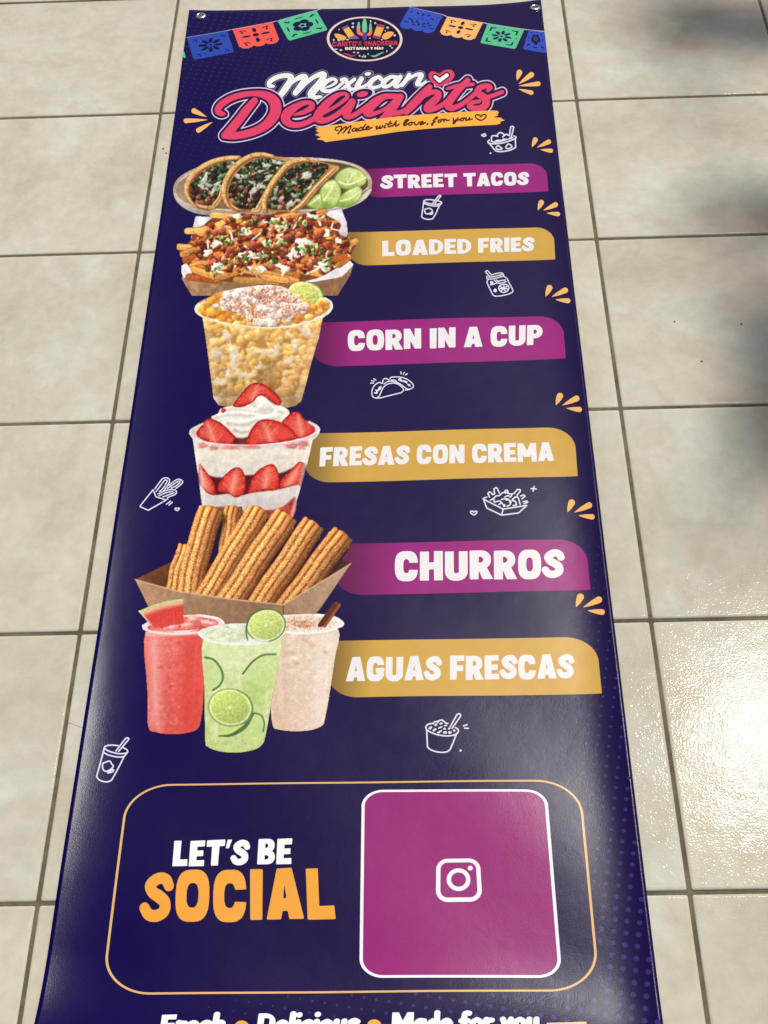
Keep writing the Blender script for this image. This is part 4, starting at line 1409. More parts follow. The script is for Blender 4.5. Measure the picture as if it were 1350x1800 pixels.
        me.vertices.foreach_set('co', np.stack([x, y, z], -1).astype(np.float32).ravel())
        me.loops.add(q.size)
        me.loops.foreach_set('vertex_index', q.ravel().astype(np.int32))
        me.polygons.add(len(q))
        me.polygons.foreach_set('loop_start', np.arange(len(q), dtype=np.int32) * 4)
        me.update(calc_edges=True)
        col = np.ones((len(used), 4), np.float32)
        col[:, :3] = lin(R.reshape(-1, 3)[used]) * gain
        at = me.color_attributes.new('ink', 'FLOAT_COLOR', 'POINT')
        at.data.foreach_set('color', col.ravel())
        smooth_normals(me)
        me.materials.append(vinyl('picture_ink'))
        o = link(bpy.data.objects.new(name, me), banner)
        o['label'] = label
        return o


def lime_round(c, x, y, rx, ry, ang, rind=(92, 140, 58), flesh=(192, 208, 116), seg=9):
    c.blob(x, y, rx, ry, ang, rind, .1)
    c.blob(x, y, rx * .93, ry * .93, ang, (222, 232, 172), .05)
    c.blob(x, y, rx * .84, ry * .84, ang, flesh, .12, tex=.2)
    cs, sn = math.cos(ang), math.sin(ang)
    for k in range(seg):
        a = 2 * math.pi * k / seg + .3
        u, v = rx * .82 * math.cos(a), ry * .82 * math.sin(a)
        c.line([(x, y), (x + u * cs - v * sn, y + u * sn + v * cs)], (214, 226, 154), r=rx * .018, op=.35)
    c.blob(x, y, rx * .08, ry * .08, 0, (232, 238, 190), 0)


# ---- street tacos on an oval plate
def paint_tacos():
    c = Canvas(300, 260, 3.75, (0, 20, 1345, 460), 3)
    plate = [(16, 285), (45, 205), (150, 138), (330, 85), (600, 64), (900, 62), (1120, 82), (1255, 125), (1318, 190), (1325, 255), (1285, 335), (1170, 395), (1000, 432), (640, 446), (300, 446), (150, 425), (50, 365)]
    c.poly(plate, (196, 178, 156), grad=(0, 60, 0, 440, (150, 130, 112)))
    low = [(20, 300), (60, 345), (150, 392), (400, 415), (700, 420), (1000, 408), (1170, 372), (1320, 268), (1285, 335), (1170, 395), (1000, 434), (640, 448), (300, 448), (150, 427), (55, 370)]
    c.poly(low, (205, 194, 178), grad=(0, 330, 0, 445, (150, 140, 134)))
    inner = [(36, 280), (70, 212), (170, 152), (340, 104), (620, 84), (900, 82), (1110, 98), (1235, 138), (1292, 198), (1298, 250), (1255, 320), (1150, 368), (990, 398), (640, 408), (320, 402), (170, 378), (70, 335)]
    c.poly(inner, (168, 148, 124), grad=(60, 0, 700, 300, (92, 74, 58)), big=.1)
    c.line([(30, 300), (70, 348), (170, 388), (400, 410), (700, 415), (1000, 404), (1160, 370), (1300, 262)], (226, 214, 196), r=4, op=.8)
    c.line([(60, 215), (170, 146), (340, 96), (620, 75), (900, 72), (1120, 90), (1250, 136), (1306, 200)], (214, 198, 176), r=4, op=.8)

    def taco(shell, filling, back, front, meat_y):
        c.poly(back, (206, 158, 92), grad=(shell[0][0], 60, shell[0][0] + 150, 400, (158, 104, 52)), tex=.16, big=.18)
        c.line(shell, (160, 106, 54), r=18, tex=.15)
        c.line([(x - 3, y - 4) for x, y in shell], (214, 166, 100), r=14, tex=.2, soft=6)
        c.line([(x - 6, y - 7) for x, y in shell], (238, 202, 138), r=5, op=.8, soft=8, tex=.2)
        c.line([(x + 16, y + 13) for x, y in shell], (112, 68, 32), r=6, op=.7, soft=9, tex=.2)
        D = c.sd(filling)
        Di = D + 8
        c.fill(Di, (56, 40, 28))
        c.within(Di)
        pick = c.spots(Di, 2)
        def chunk(x, y, r, col, lump=.3):
            c.blob(x + 4, y + 7, r * 1.1, r * .85, 0, (18, 12, 8), 0, op=.55, soft=12)
            c.blob(x, y, r, r * c.rd.uniform(.55, .85), c.rd.uniform(0, 3), col, .55, lump, tex=.3)
            c.blob(x - r * .25, y - r * .3, r * .4, r * .22, c.rd.uniform(-.5, .5), tuple(min(255, v * 1.45 + 14) for v in col), 0, .3, op=.6, soft=6)
        for _ in range(70):
            x, y = pick()
            if y > meat_y - 30 or c.rd.random() < .25:
                chunk(x, y, c.rd.uniform(16, 32), c.vary(c.rd.choice([(122, 72, 50), (94, 54, 38), (146, 92, 66), (74, 44, 32), (158, 108, 88)]), .15))
        for _ in range(120):
            x, y = pick()
            if y < meat_y or c.rd.random() < .15:
                chunk(x, y, c.rd.uniform(9, 20), c.vary(c.rd.choice([(52, 72, 44), (74, 94, 58), (36, 48, 34), (108, 126, 88), (84, 60, 42)]), .2), .4)
        for _ in range(15):
            x, y = pick()
            if y < meat_y + 60:
                r = c.rd.uniform(16, 38)
                c.blob(x, y, r, r * c.rd.uniform(.3, .5), c.rd.uniform(-1.2, .5), c.vary(c.rd.choice([(200, 202, 188), (176, 180, 164), (214, 214, 204)]), .06), .25, .28, op=.85, tex=.2, soft=6)
        for _ in range(46):
            x, y = pick()
            c.blob(x, y, c.rd.uniform(5, 10), c.rd.uniform(4, 7), c.rd.uniform(0, 3), c.vary(c.rd.choice([(62, 92, 50), (110, 134, 84), (20, 18, 14), (150, 160, 124)]), .2), .5, .3)
        c.fill(np.abs(D) - 6, (20, 14, 10), op=.4, soft=22)
        c.within(None)
        for a, rr, col in front:
            c.line([(x + 6, y + 4) for x, y in a], (126, 80, 40), r=rr * 1.05, soft=8, op=.8)
            c.line(a, col, r=rr, tex=.2)
        for x, y in shell:
            for _ in range(6):
                c.blob(x + c.rd.gauss(0, 10), y + c.rd.gauss(0, 16), c.rd.uniform(3, 8), c.rd.uniform(2, 6), c.rd.uniform(0, 3), c.vary((150, 98, 50), .2), 0, .2, op=.5, soft=5)
    taco([(238, 396), (160, 372), (108, 300), (112, 235), (165, 160), (260, 100), (360, 72), (450, 68)],
         [(150, 365), (118, 300), (125, 235), (180, 170), (280, 110), (380, 80), (470, 70), (490, 110), (430, 180), (370, 290), (320, 360), (250, 388)],
         [(100, 260), (160, 150), (300, 78), (460, 62), (500, 110), (420, 220), (340, 360), (250, 402), (150, 380)],
         [([(405, 165), (350, 250), (330, 320), (290, 380), (250, 394)], 12, (204, 156, 92)), ([(395, 160), (338, 250), (318, 320), (280, 372)], 4, (236, 200, 138))], 250)
    taco([(440, 408), (380, 372), (352, 300), (368, 210), (430, 120), (520, 60), (600, 46), (670, 62)],
         [(430, 400), (385, 350), (372, 290), (395, 210), (460, 125), (550, 70), (640, 62), (740, 78), (800, 95), (720, 170), (650, 260), (610, 340), (565, 405), (500, 412)],
         [(350, 300), (370, 190), (450, 90), (560, 42), (680, 52), (810, 90), (700, 220), (620, 350), (560, 412), (430, 412)],
         [([(812, 90), (740, 150), (670, 230), (620, 320), (580, 400), (545, 412)], 14, (206, 160, 96)), ([(800, 92), (725, 152), (655, 232), (608, 318), (565, 395)], 5, (238, 204, 142))], 265)
    taco([(622, 412), (618, 350), (650, 268), (710, 180), (780, 105), (850, 80), (900, 82)],
         [(640, 410), (636, 350), (670, 265), (735, 175), (810, 110), (900, 88), (1000, 92), (1058, 120), (1000, 190), (920, 280), (850, 370), (800, 412)],
         [(610, 412), (612, 330), (680, 210), (790, 92), (900, 72), (1060, 110), (1100, 135), (1000, 230), (900, 330), (820, 416)],
         [([(1096, 132), (1030, 190), (960, 262), (890, 345), (815, 412)], 15, (196, 150, 88)), ([(1075, 138), (1005, 205), (935, 280), (860, 370), (800, 414)], 6, (232, 198, 140))], 330)
    # lime wedges
    for pts, hi, col in (([(1080, 205), (1120, 150), (1180, 128), (1255, 150), (1292, 200), (1270, 245), (1190, 272), (1125, 262)], [(1110, 225), (1180, 240), (1285, 195)], (176, 194, 116)),
                         ([(1085, 370), (1120, 315), (1190, 265), (1240, 250), (1262, 300), (1235, 352), (1170, 388), (1110, 388)], [(1120, 350), (1190, 330), (1255, 280)], (156, 184, 84)),
                         ([(970, 360), (985, 280), (1030, 222), (1085, 212), (1120, 265), (1118, 330), (1080, 390), (1020, 402), (975, 390)], [(1010, 345), (1050, 290), (1075, 225)], (170, 190, 96)),
                         ([(895, 378), (930, 335), (985, 300), (1000, 360), (1010, 402), (950, 402)], [(920, 372), (985, 320)], (150, 176, 78))):
        D = c.poly(pts, col, grad=(pts[0][0], pts[0][1], pts[4][0], pts[4][1], (206, 220, 140)), tex=.15)
        c.within(D)
        c.blob(pts[2][0], pts[2][1] + 20, 40, 30, 0, (226, 232, 170), 0, op=.6, soft=40)
        c.blob(pts[-2][0], pts[-2][1], 70, 40, 0, (96, 128, 40), 0, op=.5, soft=50)
        c.within(None)
        c.fill(np.abs(D + 3) - 4, (104, 136, 50), op=.6)
        c.line(hi, (228, 236, 182), r=6, op=.9)
    c.line([(1180, 132), (1195, 180), (1160, 235)], (220, 228, 170), r=4, op=.8)
    c.photo(1, .10, .05, 1.08)
    c.grain(.05)
    c.print_on('tacos_picture', 'printed picture of three tacos and lime wedges on a plate', 4)


paint_tacos()


# ---- loaded fries in a paper tray
def paint_fries():
    c = Canvas(300, 260, 3.75, (40, 385, 1250, 985), 5)
    c.poly([(72, 860), (92, 800), (300, 780), (900, 790), (1150, 780), (1205, 760), (1188, 830), (1100, 975), (140, 975)], (160, 122, 86), curve=False, grad=(0, 860, 0, 975, (120, 88, 64)))
    c.poly([(72, 862), (140, 975), (1100, 975), (1190, 820), (1000, 870), (700, 905), (400, 915), (150, 880)], (176, 136, 98), curve=False, grad=(0, 850, 600, 980, (140, 102, 72)), big=.08)
    c.poly([(165, 450), (270, 455), (320, 470), (230, 560), (130, 620), (145, 530)], (226, 224, 222), curve=False)
    c.poly([(1000, 425), (1125, 400), (1160, 490), (1168, 560), (1140, 640), (1040, 520)], (236, 234, 234), curve=False, grad=(1000, 400, 1100, 600, (196, 192, 192)))
    c.poly([(72, 775), (118, 750), (160, 770), (130, 850), (85, 858), (70, 820)], (228, 226, 226), curve=False)
    c.poly([(730, 905), (900, 860), (1080, 790), (1185, 745), (1205, 770), (1130, 850), (960, 880)], (224, 220, 222), curve=False)
    body = [(105, 545), (200, 520), (290, 455), (450, 432), (620, 440), (740, 420), (860, 432), (980, 410), (1040, 450), (1120, 500), (1110, 560), (1160, 590), (1228, 605), (1190, 700), (1150, 740), (1080, 800), (960, 860), (760, 900), (560, 895), (340, 880), (180, 870), (130, 800), (80, 720), (50, 660), (110, 630), (140, 580)]
    D = c.poly(body, (120, 62, 30), tex=.2, big=.2)
    def fry(a, b, r, col):
        c.line([a, b], tuple(v * .55 for v in col), r=r * 1.15, op=.8)
        c.line([a, b], col, r=r, tex=.2)
        dx, dy = b[0] - a[0], b[1] - a[1]
        L = math.hypot(dx, dy)
        o = (dy / L * r * .4, -dx / L * r * .4) if dx > 0 else (-dy / L * r * .4, dx / L * r * .4)
        c.line([(a[0] + o[0], a[1] + o[1]), (b[0] + o[0], b[1] + o[1])], tuple(min(255, v * 1.18) for v in col), r=r * .35, op=.7)
    FC = [(214, 140, 66), (226, 160, 84), (196, 112, 46), (180, 92, 38), (232, 176, 102)]
    for a, b in (((110, 548), (260, 540)), ((55, 652), (230, 665)), ((80, 700), (190, 760)), ((275, 440), (420, 452)), ((95, 740), (200, 700)), ((1090, 690), (1220, 612)), ((1140, 720), (1180, 640)), ((160, 810), (330, 830)), ((120, 850), (300, 870)), ((940, 440), (1010, 420)), ((1110, 770), (1175, 720))):
        fry(a, b, 20, c.vary(c.rd.choice(FC), .08))
    c.within(D)
    pk = c.spots(D, 20)
    for _ in range(60):
        x, y = pk()
        a = c.rd.uniform(-.45, .3)
        L = c.rd.uniform(60, 130)
        fry((x - L / 2 * math.cos(a), y - L / 2 * math.sin(a)), (x + L / 2 * math.cos(a), y + L / 2 * math.sin(a)), c.rd.uniform(13, 20), c.vary(c.rd.choice(FC), .1))
    for a, b in (((560, 810), (830, 880)), ((800, 790), (980, 830)), ((430, 870), (700, 880)), ((300, 860), (480, 800)), ((640, 770), (800, 820)), ((150, 800), (280, 845)), ((620, 850), (760, 872))):
        fry(a, b, 22, c.vary((206, 142, 72), .1))
    top = c.sd([(150, 620), (260, 510), (420, 450), (700, 430), (980, 425), (1110, 530), (1180, 640), (1130, 740), (1000, 830), (760, 800), (560, 790), (360, 830), (200, 790)])
    pk = c.spots(top, 5)
    for _ in range(46):      # melted cheese
        x, y = pk()
        c.blob(x, y, c.rd.uniform(25, 60), c.rd.uniform(14, 30), c.rd.uniform(-.4, .4), c.vary((236, 162, 70), .1), .25, .25, op=.9)
    for _ in range(190):     # bacon and meat
        x, y = pk()
        c.blob(x + 4, y + 7, 24, 17, 0, (60, 22, 14), 0, op=.5, soft=10)
        c.blob(x, y, c.rd.uniform(13, 34), c.rd.uniform(10, 23), c.rd.uniform(0, 3), c.vary(c.rd.choice([(168, 78, 46), (140, 56, 36), (196, 104, 62), (104, 46, 32), (182, 92, 72), (160, 96, 56)]), .2), .6, .38, tex=.4)
    for x, y, rx, ry in ((490, 540, 70, 34), (660, 480, 80, 26), (300, 625, 60, 18), (500, 690, 70, 36), (830, 680, 60, 44), (580, 790, 74, 30), (740, 790, 66, 30), (940, 455, 60, 18), (1030, 560, 40, 34), (880, 620, 60, 30), (320, 780, 60, 26), (450, 450, 50, 18), (1010, 770, 40, 50), (640, 620, 46, 26), (720, 520, 44, 26), (240, 690, 34, 30), (1110, 610, 26, 34), (780, 730, 40, 40)):
        for _ in range(5):
            c.blob(x + c.rd.uniform(-.5, .5) * rx, y + c.rd.uniform(-.5, .5) * ry, rx * c.rd.uniform(.3, .6), ry * c.rd.uniform(.35, .65), c.rd.uniform(-.5, .5), c.vary((240, 234, 216), .04), .18, .25)
    for _ in range(26):
        x, y = pk()
        c.line([(x, y), (x + c.rd.uniform(-40, 40), y + c.rd.uniform(10, 40)), (x + c.rd.uniform(-60, 60), y + c.rd.uniform(30, 60))], (240, 232, 214), r=c.rd.uniform(4, 8), op=.9)
    for _ in range(95):
        x, y = pk()
        c.blob(x, y, c.rd.uniform(11, 26), c.rd.uniform(8, 17), c.rd.uniform(0, 3), c.vary(c.rd.choice([(170, 74, 46), (128, 48, 34), (204, 116, 74), (96, 40, 28)]), .2), .6, .4, tex=.4)
    for cx, cy in ((545, 480), (700, 490), (770, 510), (480, 560), (310, 600), (745, 615), (930, 650), (850, 670), (640, 630), (620, 710), (500, 745), (400, 750), (380, 630), (960, 680), (1060, 800), (650, 745), (1030, 740), (880, 490), (280, 795)):
        for _ in range(8):
            x, y = cx + c.rd.gauss(0, 26), cy + c.rd.gauss(0, 15)
            c.blob(x, y, c.rd.uniform(8, 17), c.rd.uniform(5, 10), c.rd.uniform(0, 3), c.vary(c.rd.choice([(86, 124, 56), (58, 88, 40), (140, 172, 96), (112, 148, 70), (196, 208, 140)]), .15), .4, .2)
    c.within(None)
    for _ in range(8):
        x, y = 440 + c.rd.uniform(0, 120), 790 + c.rd.uniform(0, 70)
        c.line([(x, y), (x + 20, y + c.rd.uniform(-30, 30)), (x + 50, y + c.rd.uniform(-20, 40))], c.vary((222, 168, 108), .1), r=5)
    c.photo(1, .14, .06, 1.1)
    c.grain(.05)
    c.print_on('fries_picture', 'printed picture of loaded fries in a paper tray', 5)


paint_fries()


# ---- corn in a cup
def paint_corn():
    c = Canvas(320, 480, 4.5, (95, 60, 1205, 1080), 8)
    cup = [(160, 340), (1120, 320), (1085, 500), (1020, 720), (975, 900), (945, 1010), (900, 1050), (820, 1068), (620, 1075), (400, 1070), (290, 1045), (248, 990), (225, 800), (190, 540)]
    D = c.sd(cup, False)
    top = [(100, 300), (125, 235), (240, 180), (300, 150), (400, 128), (520, 108), (650, 95), (760, 100), (860, 130), (1000, 190), (1130, 195), (1185, 240), (1180, 300), (1080, 370), (860, 420), (600, 432), (360, 405), (170, 355)]
    Dt = c.sd(top)
    c.fill(D, (196, 146, 78), grad=(0, 350, 0, 1070, (150, 116, 72)))
    c.within(D)
    pk = c.spots(D, 2)
    for _ in range(560):
        x, y = pk()
        r = c.rd.uniform(20, 40)
        fade = 1.02 - .24 * (y - 350) / 700
        col = c.vary(c.rd.choice([(246, 192, 104), (240, 178, 88), (232, 168, 88), (246, 204, 128), (230, 186, 122), (238, 206, 156), (224, 190, 140)]), .1)
        c.blob(x + 3, y + 6, r * 1.05, r * .85, 0, (160, 106, 50), 0, op=.2, soft=16)
        c.blob(x, y, r, r * c.rd.uniform(.5, .85), c.rd.uniform(0, 3), tuple(min(255, v * fade * 1.09) for v in col), .26, .12, op=.8, soft=12)
    for x, y, rx, ry in ((400, 690, 55, 110), (370, 780, 40, 40), (690, 630, 80, 38), (350, 510, 40, 45), (270, 620, 50, 40), (760, 590, 40, 30), (620, 745, 36, 22), (840, 690, 40, 40), (980, 480, 50, 60), (280, 1000, 60, 40), (480, 810, 90, 20), (900, 560, 40, 60), (320, 860, 60, 30)):
        for _ in range(6):
            c.blob(x + c.rd.gauss(0, rx * .35), y + c.rd.gauss(0, ry * .35), rx * c.rd.uniform(.3, .65), ry * c.rd.uniform(.3, .65), c.rd.uniform(-.6, .6), c.vary((226, 212, 190), .05), .15, .2, op=.6, soft=14)
    # the cup's milky sides and darker foot
    c.fill(c.sd([(165, 360), (215, 360), (270, 800), (300, 1060), (240, 1060), (190, 600)], False), (236, 206, 166), op=.35, soft=30)
    c.fill(c.sd([(1110, 330), (1040, 340), (985, 640), (900, 1000), (960, 1010), (1050, 640)], False), (240, 200, 150), op=.4, soft=30)
    c.fill(c.sd([(620, 760), (720, 700), (760, 850), (700, 960), (600, 920)]), (120, 86, 46), op=.4, soft=60)
    c.fill(c.sd([(260, 940), (950, 930), (940, 1080), (260, 1080)], False), (150, 130, 104), op=.4, soft=70)
    c.within(None)
    c.fill(Dt, (232, 216, 196))
    c.fill(c.sd([(140, 290), (180, 230), (300, 160), (650, 100), (880, 140), (1140, 215), (1150, 290), (1000, 370), (700, 415), (420, 395), (200, 345)]), (206, 142, 66))
    # lime slice behind the crumbs
    c.within(np.minimum(Dt, c.sd([(800, 110), (870, 78), (960, 66), (1050, 85), (1105, 130), (1122, 185), (1060, 225), (940, 225)])))
    c.blob(985, 165, 145, 100, .25, (120, 150, 60), .1)
    c.blob(975, 165, 136, 92, .25, (222, 228, 160), .1)
    c.blob(965, 170, 120, 80, .25, (202, 208, 110), .15, tex=.25)
    for k in range(7):
        a = -2.6 + k * .5
        c.line([(950, 215), (950 + 130 * math.cos(a), 215 + 120 * math.sin(a))], (220, 222, 150), r=4, op=.6)
    c.within(Dt)
    for _ in range(120):
        x, y = c.rd.uniform(130, 1160), c.rd.uniform(150, 410)
        if abs(x - 600) < 250 and y < 300 and c.rd.random() < .8: continue
        if x > 800 and y < 215: continue
        r = c.rd.uniform(22, 42)
        c.blob(x + 4, y + 9, r, r * .8, 0, (150, 84, 30), 0, op=.4, soft=14)
        c.blob(x, y, r, r * .75, c.rd.uniform(0, 3), c.vary(c.rd.choice([(250, 190, 86), (244, 168, 62), (252, 206, 120), (238, 150, 52)]), .06), .28, .12)
    pk = c.spots(c.sd([(260, 260), (340, 160), (460, 120), (680, 98), (860, 150), (960, 230), (980, 300), (820, 370), (720, 420), (560, 380), (460, 330), (330, 280)]), 0)
    for k in range(300):
        x, y = pk()
        r = c.rd.uniform(10, 34)
        c.blob(x + 3, y + r * .45, r, r * .8, 0, (150, 104, 84), 0, op=.4, soft=9)
        c.blob(x, y, r, r * .85, c.rd.uniform(0, 3), c.vary(c.rd.choice([(248, 238, 226), (240, 226, 212), (232, 210, 196), (224, 190, 172)]), .04), .22, .15)
    for cx, cy, sx, sy, n in ((440, 260, 50, 25, 60), (640, 170, 60, 50, 110), (800, 190, 60, 40, 120), (560, 330, 60, 40, 50), (850, 290, 50, 30, 60), (300, 330, 90, 14, 20), (1050, 290, 50, 18, 20)):
        for _ in range(n):
            x, y = c.rd.gauss(cx, sx), c.rd.gauss(cy, sy)
            c.blob(x, y, c.rd.uniform(3, 8), c.rd.uniform(3, 7), 0, c.vary((184, 88, 52), .2), 0, op=.6)
    c.within(None)
    # rim of the cup
    c.line([(118, 290), (150, 335), (260, 378), (420, 408), (620, 432), (820, 425), (1000, 385), (1120, 335), (1178, 280)], (246, 236, 222), r=6, op=.85)
    c.line([(170, 350), (300, 395), (480, 425), (700, 440), (900, 420), (1080, 365)], (250, 214, 160), r=4, op=.6)
    c.line([(1130, 200), (1175, 230), (1182, 275), (1150, 320)], (240, 236, 232), r=10, op=.9)
    c.line([(175, 225), (120, 265), (112, 300), (150, 335)], (236, 226, 216), r=9, op=.9)
    c.photo(1, .08, .03, 1.05, 140)
    c.grain(.04)
    c.print_on('corn_picture', 'printed picture of a plastic cup of corn with crumbled cheese', 7)


paint_corn()


def berry(c, pts, axis, seed):
    """A halved strawberry: red flesh, pale core along the axis, darker seeded skin at the rim."""
    D = c.sd(pts)
    c.fill(D, (196, 36, 34), tex=.14)
    c.within(D)
    (ax, ay), (bx, by) = axis
    L = math.hypot(bx - ax, by - ay)
    rr = random.Random(seed)
    c.fill(D + 26, (226, 84, 66), soft=26, op=.75)
    c.line([(ax, ay, 8), ((ax + bx) / 2, (ay + by) / 2, L * .13), (bx, by, L * .10)], (238, 158, 132), soft=46, op=.8)
    ux, uy = (bx - ax) / L, (by - ay) / L
    for k in range(16):
        t = rr.uniform(.02, 1.0)
        sgn = 1 if k % 2 else -1
        x, y = ax + (bx - ax) * t, ay + (by - ay) * t
        ln = L * rr.uniform(.35, .55)
        c.line([(x + sgn * uy * -ln * .25, y + sgn * ux * ln * .25, 2.5), (x - sgn * uy * ln - ux * ln * .4, y + sgn * ux * ln - uy * ln * .4, 4)], (240, 150, 128), op=.42, soft=6)
    c.fill(np.abs(D + 5) - 7, (150, 16, 22), op=.7, soft=10)
    for _ in range(26):
        jj, ii = np.nonzero((D < -3) & (D > -24))
        k = rr.randrange(len(jj))
        c.blob(c.X[jj[k], ii[k]], c.Y[jj[k], ii[k]], 5, 3.5, rr.uniform(0, 3), (244, 150, 110), 0, op=.7)
    c.within(None)


# ---- strawberries and cream
def paint_fresas():
    c = Canvas(320, 660, 5.192, (55, 55, 1270, 1310), 13)
    cup = [(95, 560), (1200, 560), (1165, 720), (1110, 930), (1060, 1100), (1000, 1300), (195, 1300), (175, 1120), (150, 940), (120, 740)]
    D = c.sd(cup, False)
    c.fill(D, (222, 216, 204), grad=(0, 600, 0, 1300, (196, 188, 182)))
    # cup rim and the heap above it
    rim = [(65, 520), (110, 475), (220, 425), (320, 400), (600, 370), (1000, 380), (1180, 425), (1250, 470), (1250, 530), (1190, 590), (950, 640), (620, 660), (330, 640), (130, 590)]
    c.poly(rim, (214, 196, 190), op=1)
    cream = [(265, 385), (330, 345), (350, 305), (440, 278), (560, 255), (640, 215), (700, 180), (760, 200), (820, 255), (900, 275), (970, 315), (975, 355), (900, 420), (800, 470), (640, 520), (540, 580), (470, 540), (380, 450)]
    Dc = c.poly(cream, (232, 228, 214))
    c.within(Dc)
    for pts, col, r in (([(280, 395), (420, 360), (600, 370), (760, 340), (960, 330)], (206, 198, 182), 12), ([(350, 330), (500, 310), (680, 330), (860, 300)], (214, 208, 194), 14), ([(420, 440), (560, 450), (700, 410), (880, 390)], (200, 192, 176), 16),
                        ([(480, 500), (560, 520), (660, 470)], (190, 180, 166), 16), ([(640, 250), (700, 300), (780, 310), (840, 270)], (206, 204, 190), 16), ([(700, 200), (720, 250), (680, 300), (600, 310)], (248, 246, 238), 12), ([(740, 215), (810, 270), (860, 310), (820, 360)], (246, 244, 236), 14),
                        ([(330, 360), (460, 335), (620, 345), (760, 372)], (248, 246, 240), 10), ([(440, 410), (560, 415), (690, 385), (820, 375)], (250, 248, 240), 12), ([(500, 480), (600, 490), (690, 440)], (244, 240, 230), 10), ([(880, 290), (950, 325), (940, 370)], (250, 248, 242), 12)):
        c.line(pts, col, r=r, soft=20, op=.85)
    c.within(None)
    berry(c, [(465, 275), (500, 215), (560, 140), (620, 82), (680, 68), (760, 85), (840, 145), (895, 205), (905, 255), (870, 275), (800, 225), (730, 185), (690, 195), (650, 240), (570, 282), (500, 290)], ((690, 90), (640, 235)), 1)
    c.blob(377, 318, 22, 22, 0, (196, 50, 54), .3, .2)
    berry(c, [(910, 440), (960, 370), (1020, 330), (1080, 345), (1110, 390), (1190, 440), (1212, 510), (1150, 560), (1040, 575), (980, 520)], ((1060, 350), (1090, 540)), 4)
    berry(c, [(130, 540), (165, 470), (215, 405), (265, 395), (350, 430), (430, 500), (500, 575), (500, 620), (380, 632), (220, 600)], ((225, 420), (300, 610)), 2)
    c.fill(c.sd([(480, 575), (560, 570), (640, 560), (640, 640), (480, 640)]), (96, 16, 24), op=.85, soft=18)
    berry(c, [(590, 610), (620, 510), (680, 430), (740, 402), (830, 405), (910, 430), (990, 480), (1040, 550), (1030, 585), (900, 610), (760, 625), (620, 640)], ((740, 430), (820, 610)), 3)
    # the rim's glassy band
    c.line([(75, 535), (110, 575), (220, 610), (400, 630), (600, 637), (800, 628), (1000, 600), (1160, 555), (1240, 505)], (246, 232, 228), r=7, op=.8)
    c.line([(105, 580), (250, 635), (450, 650), (700, 652), (950, 630), (1190, 575)], (230, 200, 198), r=5, op=.6)
    c.line([(190, 440), (90, 490), (72, 530)], (226, 218, 220), r=10, op=.85)
    c.line([(1160, 425), (1245, 480), (1235, 530)], (232, 220, 222), r=13, op=.85)
    c.within(D)
    for x, y, rx in ((185, 640, 44), (290, 665, 40), (440, 665, 80), (640, 655, 70), (1000, 645, 60), (1110, 625, 60), (1090, 670, 34)):
        c.blob(x, y, rx, 26, 0, c.vary((206, 104, 98), .1), .2, .2, op=.75, soft=14, tex=.25)
    c.fill(c.sd([(120, 690), (1190, 680), (1150, 800), (1060, 820), (900, 900), (600, 910), (400, 880), (320, 925), (240, 880), (150, 800)]), (228, 220, 204), op=.96, soft=20, grad=(0, 690, 0, 900, (214, 206, 192)))
    c.fill(c.sd([(150, 880), (320, 930), (600, 910), (900, 890), (1120, 800), (1080, 1020), (840, 1040), (600, 1090), (300, 1090), (170, 1010)]), (84, 22, 26), soft=18)
    berry(c, [(155, 810), (200, 850), (260, 930), (305, 1020), (295, 1095), (230, 1070), (165, 990)], ((170, 850), (230, 1060)), 5)
    berry(c, [(320, 1040), (350, 960), (410, 890), (480, 842), (540, 850), (575, 920), (582, 1010), (560, 1080), (490, 1115), (420, 1075), (350, 1062)], ((500, 850), (450, 1080)), 6)
    berry(c, [(600, 1075), (620, 990), (670, 890), (760, 825), (830, 810), (870, 860), (890, 950), (880, 1020), (840, 1055), (740, 1045), (650, 1075)], ((790, 830), (750, 1040)), 7)
    berry(c, [(890, 1030), (910, 940), (980, 880), (1050, 800), (1090, 790), (1110, 830), (1090, 940), (1060, 1010), (980, 1015)], ((1080, 810), (960, 1010)), 8)
    c.fill(c.sd([(165, 1015), (230, 1075), (300, 1095), (420, 1080), (490, 1118), (580, 1088), (680, 1065), (850, 1050), (980, 1015), (1070, 1005), (1040, 1110), (900, 1210), (780, 1230), (700, 1195), (500, 1200), (300, 1215), (200, 1230)]), (216, 208, 200), soft=12, grad=(0, 1050, 0, 1230, (196, 190, 186)))
    c.fill(c.sd([(190, 1230), (300, 1200), (500, 1205), (560, 1240), (560, 1310), (190, 1310)]), (150, 84, 74), soft=18, tex=.25)
    c.fill(c.sd([(720, 1235), (830, 1225), (930, 1190), (1040, 1110), (1000, 1310), (720, 1310)]), (178, 62, 58), soft=16, tex=.3, big=.2)
    c.fill(c.sd([(95, 570), (140, 570), (200, 1000), (230, 1300), (190, 1300), (150, 940)], False), (240, 236, 232), op=.45, soft=20)
    c.fill(c.sd([(1200, 560), (1160, 570), (1060, 1000), (980, 1300), (1010, 1300), (1110, 930)], False), (246, 230, 226), op=.5, soft=20)
    c.within(None)
    c.photo(1, .08, .05, 1.06, 130)
    c.grain(.03)
    c.print_on('strawberry_picture', 'printed picture of layered strawberries and whipped cream in a cup', 8)


paint_fresas()


